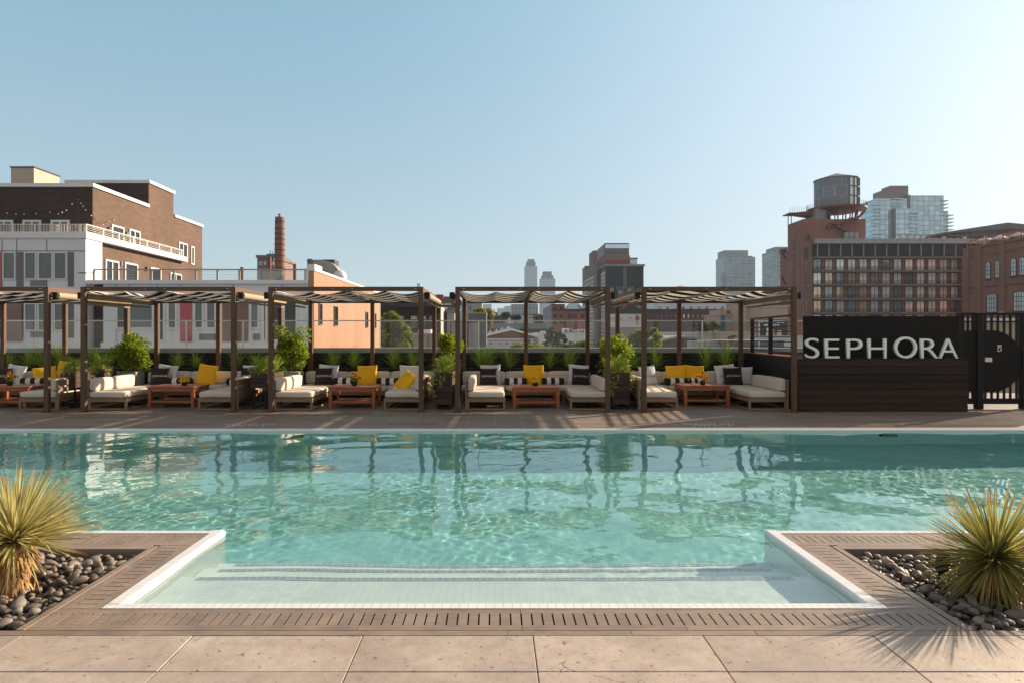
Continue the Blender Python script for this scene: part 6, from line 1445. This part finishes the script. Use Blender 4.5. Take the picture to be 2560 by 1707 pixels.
tree('bushy green tree right of the peach wall', 985, 838, 64, 50, 58, 6500, 'leaf_tree', .30, 40, 1, lobes=[(958, 806, 9), (966, 795, 10), (979, 789, 9), (990, 797, 10), (970, 815, 13), (998, 812, 12), (984, 826, 14), (1012, 824, 10), (1022, 840, 11), (960, 838, 13), (1003, 842, 14), (975, 852, 14), (1030, 856, 10), (1015, 866, 14), (955, 868, 14), (990, 872, 15), (968, 884, 14), (1005, 888, 14), (1036, 876, 8), (948, 848, 10), (945, 822, 8)])
tree('yellow-green tree behind the grey bulkhead', 1224, 795, 75, 14, 22, 900, 'leaf_tree_gold', .25, 14, 2)
tree('small golden tree on the roof of the grey bulkhead', 1200, 778, 60, 17, 9, 700, 'leaf_tree_gold', .22, 12, 3)
tree('green rooftop trees left of the centre post', 1266, 790, 170, 16, 10, 700, 'leaf_tree', .20, 12, 4)
tree('small dark green trees beside the centre post', 1290, 796, 165, 14, 7, 500, 'leaf_tree_dark', .20, 10, 5)
tree('dark pine tree in front of the white flat roof', 1384, 843, 52, 25, 23, 1500, 'leaf_tree_dark', .22, 22, 6, 'pine_tree', lobes=[(1380, 824, 5), (1374, 832, 6), (1386, 834, 7), (1398, 836, 5), (1368, 842, 7), (1380, 846, 9), (1394, 847, 7), (1408, 843, 5), (1413, 851, 4), (1372, 857, 8), (1388, 860, 9), (1362, 864, 7), (1400, 862, 6)])
tree('low green treetops left of the pine tree', 1335, 866, 50, 26, 12, 1100, 'leaf_tree', .24, 12, 7)
tree('low green treetops below the gabled hall', 1298, 868, 48, 20, 10, 700, 'leaf_tree', .24, 10, 8)
tree('low bright treetops at the right of the white flat roof', 1455, 864, 48, 26, 13, 1100, 'leaf_tree', .24, 12, 9)
tree('broad green tree behind the last cabana left post', 1608, 852, 47, 47, 30, 3200, 'leaf_tree', .28, 30, 10, lobes=[(1572, 858, 9), (1584, 845, 10), (1600, 834, 9), (1596, 852, 11), (1612, 848, 9), (1622, 838, 10), (1636, 830, 8), (1642, 842, 10), (1634, 856, 11), (1612, 866, 12), (1588, 870, 12), (1650, 858, 8), (1645, 872, 10), (1568, 874, 9)])
tree('dark green tree in front of the long brick row', 1755, 816, 150, 27, 14, 1300, 'leaf_tree_dark', .22, 16, 11)
tree('second dark green tree in front of the tan building', 1784, 815, 145, 17, 13, 900, 'leaf_tree', .22, 12, 12)
tree('small golden tree behind the white house', 1345, 799, 120, 8, 8, 300, 'leaf_tree_gold', .22, 8, 13)
tree('low dark treetops between pine and white wall', 1425, 868, 49, 22, 9, 700, 'leaf_tree_dark', .24, 10, 14)
# low roofs filling the distance
r = random.Random(44)
for k in range(46):
    Y = 230+1500*r.random()**1.6; px = r.uniform(1085, 2010) if k < 36 else r.uniform(-300, 1080); w = r.uniform(14, 44)*min(1, 500/Y+.35)
    block('low_building', 'one of the low hazy roofs spread over the far city', px, px+w, r.uniform(797, 833) if Y < 700 else r.uniform(786, 812), Y, r.uniform(10, 22), r.choice(['brick_row', 'grey_wall', 'tan_render', 'beige_render', 'white_roof', 'mauve_wall', 'office_grey']), cap=r.choice(['grey_roof', 'dark_roof', 'white_roof']), group='low roofs of the far city')
# ------------------------------------------------------------------ ground, haze, sky, sun, camera
mat('city_ground', (.09, .088, .085), .9, .4, .02)
m = MB(); m.add([(-6000, -60, GZ), (6000, -60, GZ), (6000, 9000, GZ), (-6000, 9000, GZ)], [(0, 1, 2, 3)]); structure(m.build('ground', 'city_ground'))
hz = bpy.data.materials.new('haze'); hz.use_nodes = True; nt = hz.node_tree; nt.nodes.clear(); out = nt.nodes.new('ShaderNodeOutputMaterial'); pv = nt.nodes.new('ShaderNodeVolumePrincipled')
pv.inputs['Density'].default_value = HAZE; pv.inputs['Color'].default_value = (.62, .80, 1.0, 1); pv.inputs['Anisotropy'].default_value = 0
nt.links.new(pv.outputs[0], out.inputs['Volume'])
if HAZE: h = MB().box(-1500, 1500, -40, 2000, GZ-1, 160).build('haze', hz); h['kind'] = 'stuff'

W = bpy.data.worlds.new('World'); S.world = W; W.use_nodes = True; nt = W.node_tree; bg = nt.nodes['Background']
sky = nt.nodes.new('ShaderNodeTexSky'); sky.sky_type = 'NISHITA'; sky.sun_disc = False
sky.sun_elevation = EL; sky.sun_rotation = R(90)-AZ; sky.air_density = SKY[0]; sky.dust_density = SKY[1]; sky.ozone_density = SKY[2]; sky.altitude = 0
# summer haze: the blue pales to a milky grey towards the horizon and glares towards the sun
tc = nt.nodes.new('ShaderNodeTexCoord'); sp = nt.nodes.new('ShaderNodeSeparateXYZ'); nt.links.new(tc.outputs['Generated'], sp.inputs[0])
mr = nt.nodes.new('ShaderNodeMapRange'); mr.interpolation_type = 'SMOOTHSTEP'; mr.inputs[1].default_value = -.05; mr.inputs[2].default_value = .55
nt.links.new(sp.outputs[2], mr.inputs[0])
hz_ = _mixc(nt, mr.outputs[0], HOR, TOP)
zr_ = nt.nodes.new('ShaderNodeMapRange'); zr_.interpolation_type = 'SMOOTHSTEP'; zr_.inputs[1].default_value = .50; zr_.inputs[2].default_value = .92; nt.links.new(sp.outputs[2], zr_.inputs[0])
hz_ = _mixc(nt, zr_.outputs[0], hz_, FILL_SKY)   # warm pale zenith added above the frame to lift and warm the shade
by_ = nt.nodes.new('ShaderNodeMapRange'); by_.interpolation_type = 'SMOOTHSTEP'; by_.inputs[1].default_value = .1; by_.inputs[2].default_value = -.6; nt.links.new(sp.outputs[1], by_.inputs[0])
hz_ = _mixc(nt, by_.outputs[0], hz_, FILL_SKY)  # same tone added unseen behind the camera to brighten and neutralise shaded fronts
sd = nt.nodes.new('ShaderNodeVectorMath'); sd.operation = 'DOT_PRODUCT'; sd.inputs[1].default_value = (math.cos(EL)*math.cos(AZ), math.cos(EL)*math.sin(AZ), math.sin(EL)); nt.links.new(tc.outputs['Generated'], sd.inputs[0])
mx0 = _n(nt, 'ShaderNodeMath', operation='MAXIMUM'); mx0.inputs[1].default_value = 0; nt.links.new(sd.outputs['Value'], mx0.inputs[0])
pw_ = _n(nt, 'ShaderNodeMath', operation='POWER'); pw_.inputs[1].default_value = GPOW; nt.links.new(mx0.outputs[0], pw_.inputs[0])
hz_ = _mixc(nt, pw_.outputs[0], hz_, GLOW, 'ADD')
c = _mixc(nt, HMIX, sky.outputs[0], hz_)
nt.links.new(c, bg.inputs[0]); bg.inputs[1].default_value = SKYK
L = bpy.data.lights.new('sun', 'SUN'); L.energy = SUNE; L.angle = R(.53); L.color = (1, .79, .57); L.cycles.is_caustics_light = True
so = put('sun', L); d = Vector((math.cos(EL)*math.cos(AZ), math.cos(EL)*math.sin(AZ), math.sin(EL))); so.rotation_euler = d.to_track_quat('Z', 'Y').to_euler()
cam = bpy.data.cameras.new('camera'); cam.sensor_width = 36; cam.lens = 36*F/2560; cam.shift_x = (1280-CX)/2560; cam.shift_y = -(853.5-HY)/2560; cam.clip_end = 12000; cam.clip_start = .05
co = put('camera', cam, None, (0, 0, EYE), (math.pi/2, 0, 0)); S.camera = co
S.view_settings.view_transform = 'Standard'; S.view_settings.look = 'None'; S.view_settings.exposure = EXPO; S.view_settings.gamma = 1
S.cycles.use_denoising = True; S.cycles.max_bounces = 10; S.cycles.diffuse_bounces = 4; S.cycles.glossy_bounces = 4; S.cycles.transmission_bounces = 8; S.cycles.transparent_max_bounces = 16; S.cycles.volume_bounces = 0
S.cycles.caustics_reflective = False; S.cycles.caustics_refractive = True; S.cycles.sample_clamp_indirect = 8
